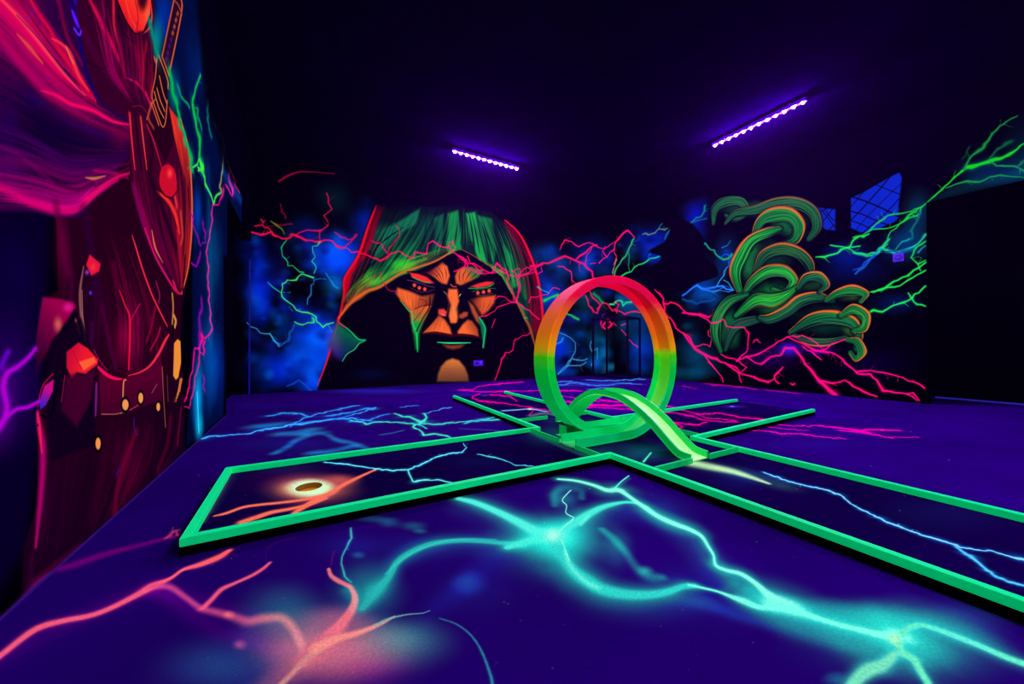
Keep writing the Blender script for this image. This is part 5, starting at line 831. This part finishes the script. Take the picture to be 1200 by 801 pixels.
# bed with a real hole for the cup
CUP = (.03, 3.105); CR = .088
bm = bmesh.new(); ev = [bm.verts.new((x, y, ZP)) for x, y in outer]
cv_ = [bm.verts.new((CUP[0]+CR*math.cos(a), CUP[1]+CR*math.sin(a), ZP)) for a in np.linspace(0, 2*PI, 40, endpoint=False)]
edges = [bm.edges.new((ev[i], ev[(i+1) % n])) for i in range(n)]+[bm.edges.new((cv_[i], cv_[(i+1) % 40])) for i in range(40)]
bmesh.ops.triangle_fill(bm, edges=edges, use_beauty=True)
lo = [bm.verts.new((x, y, 0.0)) for x, y in outer]
for i in range(n): f = bm.faces.new((lo[i], lo[(i+1) % n], ev[(i+1) % n], ev[i])); f.material_index = 1
obj('course_bed', bm, (m_bed, m_side), course)
# cup
m_cup = mat('orange_cup', (255, 165, 20), emit=.25, rough=.5); m_cupw = mat('cup_wall', (150, 110, 20), emit=.12, rough=.6)
bm = bmesh.new(); r1 = [bm.verts.new((CUP[0]+CR*math.cos(a), CUP[1]+CR*math.sin(a), ZP-.001)) for a in np.linspace(0, 2*PI, 40, endpoint=False)]
r2 = [bm.verts.new((v.co.x, v.co.y, .008)) for v in r1]
for i in range(40): bm.faces.new((r1[i], r1[(i+1) % 40], r2[(i+1) % 40], r2[i])).material_index = 1
bm.faces.new(r2)
tag(obj('cup', bm, (m_cup, m_cupw), course), 'round orange hole with a pale painted halo')
for i in range(n):
    if i in (5, 8): continue
    a, b, c, d = Vector(outer[i]), Vector(outer[(i+1) % n]), Vector(inner_pts[(i+1) % n]), Vector(inner_pts[i])
    u = (b-a).normalized()*.0012
    bm = bmesh.new(); prism(bm, [tuple(a+u), tuple(b-u), tuple(c-u), tuple(d+u)], ZP, ZR); bevel(bm, .0022)
    obj('rail', bm, m_rail, course)
# cross boards inside the centre square
BT = .022
for x0, x1, y0, y1 in [(2.504, 2.985, 2.035, 2.057), (3.247, 3.70, 2.035, 2.057), (2.36, 2.382, 2.552, 2.898), (2.36, 2.382, 3.163, 3.733), (2.52, 2.985, 4.26, 4.282), (3.247, 3.74, 4.26, 4.282), (3.87, 3.892, 2.58, 3.235), (3.87, 3.892, 3.503, 3.755)]:
    bm = bmesh.new(); box(bm, x0, x1, y0, y1, ZP+.0005, ZR+.004); bevel(bm, .002); obj('cross_board', bm, m_board, course)

# ------------------------------------------------------------------ swept channels
def sweep(path, w0, w1, h0, h1):
    """path: (centre, across, normal) frames; rectangle w0..w1 across, h0..h1 along the normal"""
    bm = bmesh.new(); prev = None
    for c, a, nn in path:
        ring = [bm.verts.new(c+a*w+nn*h) for w, h in ((w0, h0), (w1, h0), (w1, h1), (w0, h1))]
        if prev:
            for i in range(4): bm.faces.new((prev[i], prev[(i+1) % 4], ring[(i+1) % 4], ring[i]))
        else: bm.faces.new(ring[::-1])
        prev = ring
    bm.faces.new(prev); return bm
def ramp_mat(name, stops, emit, lighten=0., rough=.4):
    m = bpy.data.materials.new(name); m.use_nodes = True; nt = m.node_tree; b = nt.nodes['Principled BSDF']; L = nt.links; N = nt.nodes.new
    tc = N('ShaderNodeTexCoord'); s = N('ShaderNodeSeparateXYZ'); L.new(tc.outputs['Object'], s.inputs[0])
    no = N('ShaderNodeTexNoise'); no.inputs['Scale'].default_value = 9; no.inputs['Detail'].default_value = 6; L.new(tc.outputs['Object'], no.inputs['Vector'])
    a = N('ShaderNodeMath'); a.operation = 'MULTIPLY_ADD'; L.new(no.outputs['Fac'], a.inputs[0]); a.inputs[1].default_value = .06; L.new(s.outputs['Z'], a.inputs[2])
    d = N('ShaderNodeMath'); d.operation = 'DIVIDE'; L.new(a.outputs[0], d.inputs[0]); d.inputs[1].default_value = 2.0
    r = N('ShaderNodeValToRGB'); L.new(d.outputs[0], r.inputs[0]); els = r.color_ramp.elements
    for i, (z, c) in enumerate(stops):
        e = els[i] if i < 2 else els.new(1.0)
        e.position = (z+.03)/2.0; e.color = lin(c)
    # worn streaks
    st = N('ShaderNodeTexNoise'); st.inputs['Scale'].default_value = 3.; st.inputs['Detail'].default_value = 6; L.new(tc.outputs['Object'], st.inputs['Vector'])
    mr = N('ShaderNodeMapRange'); mr.inputs['To Min'].default_value = .82; mr.inputs['To Max'].default_value = 1.15; L.new(st.outputs['Fac'], mr.inputs[0])
    sc = N('ShaderNodeVectorMath'); sc.operation = 'SCALE'; L.new(r.outputs[0], sc.inputs[0]); L.new(mr.outputs[0], sc.inputs['Scale'])
    L.new(sc.outputs[0], b.inputs['Base Color']); L.new(sc.outputs[0], b.inputs['Emission Color']); b.inputs['Emission Strength'].default_value = emit
    b.inputs['Roughness'].default_value = .65; b.inputs['Specular IOR Level'].default_value = .08
    return m
ST = [(0, (0, 204, 112)), (.45, (0, 212, 92)), (.82, (0, 222, 60)), (.97, (70, 226, 10)), (1.06, (250, 180, 0)), (1.22, (255, 135, 12)), (1.48, (255, 100, 36)), (1.62, (255, 10, 66)), (1.95, (255, 0, 76))]
m_ring = ramp_mat('rainbow_fluorescent_paint', ST, .40)
ST2 = [(0, (20, 215, 120)), (.35, (110, 235, 80)), (.90, (90, 220, 20)), (1.00, (150, 225, 20)), (1.06, (235, 130, 10)), (1.25, (225, 100, 10)), (1.50, (215, 70, 10)), (1.58, (215, 10, 35)), (1.95, (225, 0, 50))]  # darker oranges and reds: shade of the inward face put into the colour
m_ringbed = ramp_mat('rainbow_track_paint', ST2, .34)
R, CX, CZ, Y0, Y1, HW = .915, 3.13, ZP+.008+.915, 3.03, 3.37, .13
AX = Vector((0, 1, 0)); path = []
for k in range(9): path.append((Vector((2.384+(CX-2.384)*k/9, Y0, ZP+.008)), AX, Vector((0, 0, 1))))
for k in range(121):
    t = 2*PI*k/120; s = k/120
    path.append((Vector((CX+R*math.sin(t), Y0+(Y1-Y0)*s, CZ-R*math.cos(t))), AX, Vector((-math.sin(t), 0, math.cos(t)))))
for k in range(1, 9): path.append((Vector((CX+(3.868-CX)*k/8, Y1, ZP+.008)), AX, Vector((0, 0, 1))))
loop = thing('loop_track', 'rainbow loop-the-loop track, green at the foot and pink at the top', 'loop', (CX, 3.2, ZP))
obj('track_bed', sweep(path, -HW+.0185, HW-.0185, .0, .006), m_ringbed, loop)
obj('track_shell', sweep(path, -HW, HW, -.007, -.0005), m_ring, loop)
obj('side_wall', sweep(path, -HW, -HW+.018, .0065, .088), m_ring, loop)
obj('side_wall', sweep(path, HW-.018, HW, .0065, .088), m_ring, loop)
# foot bracket and block under the loop
bm = bmesh.new(); box(bm, 2.598, 2.606, 3.345, 3.47, ZP+.0005, ZP+.115); box(bm, 2.545, 2.597, 3.35, 3.465, ZP+.0005, ZP+.010)
obj('foot_bracket', bm, m_board, loop)
bm = bmesh.new(); xs = np.linspace(2.655, 3.0, 8)
zt = [CZ-math.sqrt(R*R-(x-CX)**2)-.012 for x in xs]
for y in (3.262, 3.43): [bm.verts.new((x, y, z)) for x, z in [(xs[0], ZP+.0005), (xs[-1], ZP+.0005)]+[(x, max(z, ZP+.002)) for x, z in zip(xs[::-1], zt[::-1])]]
bm.verts.ensure_lookup_table(); k = len(bm.verts)//2
bm.faces.new(bm.verts[:k]); bm.faces.new(bm.verts[k:][::-1])
for q in range(k): bm.faces.new((bm.verts[q], bm.verts[(q+1) % k], bm.verts[k+(q+1) % k], bm.verts[k+q]))
obj('support_block', bm, mat('dark_green_block', (0, 110, 52), emit=.1), loop)

# hump bridge
ys = [2.062, 2.13, 2.22, 2.36, 2.51, 2.67, 2.80, 2.94, 3.155]; zs = [ZP+.008, .062, .085, .185, .302, .400, .458, .502, .518]
ys2 = ys+[3.155+(3.155-y)*.84 for y in ys[-2::-1]]; zs2 = zs+zs[-2::-1]
Q = smooth_path(list(zip(ys2, zs2)), 5); pth = []
for i in range(len(Q)):
    a, b = Q[max(0, i-1)], Q[min(len(Q)-1, i+1)]; d = Vector((0, b[0]-a[0], b[1]-a[1])).normalized()
    pth.append((Vector((3.116, Q[i][0], max(Q[i][1], ZP+.008))), Vector((1, 0, 0)), Vector((0, -d.z, d.y))))
m_hump = mat('bright_green_paint', (0, 222, 96), emit=.28, rough=.45, vary=.08); m_humpb = mat('pale_green_track', (172, 250, 138), emit=.55, rough=.5, vary=.08, scale=5)
hump = thing('hump_bridge', 'green hump ramp arching over the foot of the loop', 'ramp', (3.116, 3.155, ZP))
obj('track_bed', sweep(pth, -HW+.0185, HW-.0185, .0, .006), m_humpb, hump)
obj('track_shell', sweep(pth, -HW, HW, -.007, -.0005), m_hump, hump)
obj('side_wall', sweep(pth, -HW, -HW+.018, .0065, .066), m_hump, hump)
obj('side_wall', sweep(pth, HW-.018, HW, .0065, .066), m_hump, hump)

# ------------------------------------------------------------------ open box frame by the far corner
m_cage = mat('dark_violet_metal', (10, 2, 40), rough=.6, spec=.05)
X0, X1, Yy0, Yy1, HT, B = 0, 1.03, 0, 1.22, 2.02, .06
FR = Matrix.Translation((9.02, 8.42, 0)) @ Matrix.Rotation(math.radians(20), 4, 'Z')
cage = thing('box_frame', 'dark violet open metal frame standing near the far corner', 'frame', tuple(FR @ Vector((X1/2, Yy1/2, 0))))
def fr_obj(name, bm): bmesh.ops.transform(bm, matrix=FR, verts=bm.verts[:]); obj(name, bm, m_cage, cage)
for x in (X0, X1):
    for y in (Yy0, Yy1):
        bm = bmesh.new(); box(bm, x-B/2, x+B/2, y-B/2, y+B/2, 0, HT); bevel(bm, .005); fr_obj('post', bm)
for z in (.04, HT-B/2):
    for y in (Yy0, Yy1):
        bm = bmesh.new(); box(bm, X0+B/2, X1-B/2, y-B/2, y+B/2, z-B/2, z+B/2); fr_obj('crossbar', bm)
    for x in (X0, X1):
        bm = bmesh.new(); box(bm, x-B/2, x+B/2, Yy0+B/2, Yy1-B/2, z-B/2, z+B/2); fr_obj('crossbar', bm)

# ------------------------------------------------------------------ wall plates
m_plate = mat('violet_plate', (66, 8, 178), emit=.7, rough=.4, vary=.1); m_pdark = mat('plate_dark', (26, 0, 110), emit=.5); m_plight = mat('plate_light', (70, 70, 230), emit=.9)
def disc(axis, c, r, d):
    bm = bmesh.new(); bmesh.ops.create_cone(bm, cap_ends=True, segments=20, radius1=r, radius2=r*.85, depth=d)
    bmesh.ops.rotate(bm, verts=bm.verts[:], cent=(0, 0, 0), matrix=Matrix.Rotation(PI/2 if axis == 'y' else -PI/2, 3, 'X' if axis == 'y' else 'Y'))
    bmesh.ops.translate(bm, verts=bm.verts[:], vec=c); return bm
c0 = BW.map([(554.8, 422)])[0]; c1 = BW.map([(566, 428.3)])[0]
t = thing('wall_plate', 'small violet socket plate low on the back wall beside the painted chin', 'wall plate', ((c0[0]+c1[0])/2, YB, c1[1]))
bm = bmesh.new(); box(bm, c0[0], c1[0], YB-.02, YB, c1[1], c0[1]); bevel(bm, .004); obj('plate', bm, m_plate, t)
zc = (c0[1]+c1[1])/2; obj('socket', disc('y', (c0[0]*.66+c1[0]*.34, YB-.022, zc), .045, .008), m_pdark, t); obj('indicator', disc('y', (c0[0]*.28+c1[0]*.72, YB-.024, zc+.02), .025, .012), m_plight, t)
c0 = RW.map([(1046.6, 298)])[0]; c1 = RW.map([(1059.4, 305.5)])[0]
y0, y1 = sorted((c0[0], c1[0])); z0, z1 = sorted((c0[1], c1[1]))
t = thing('wall_plate', 'small violet plate with a round centre high on the right wall below green bolts', 'wall plate', (XR, (y0+y1)/2, z0))
bm = bmesh.new(); box(bm, XR-.02, XR, y0, y1, z0, z1); bevel(bm, .004); obj('plate', bm, m_plate, t)
obj('ring', disc('x', (XR-.023, (y0+y1)/2, (z0+z1)/2), .06, .008), m_pdark, t); obj('button', disc('x', (XR-.028, (y0+y1)/2, (z0+z1)/2), .024, .012), m_plate, t)
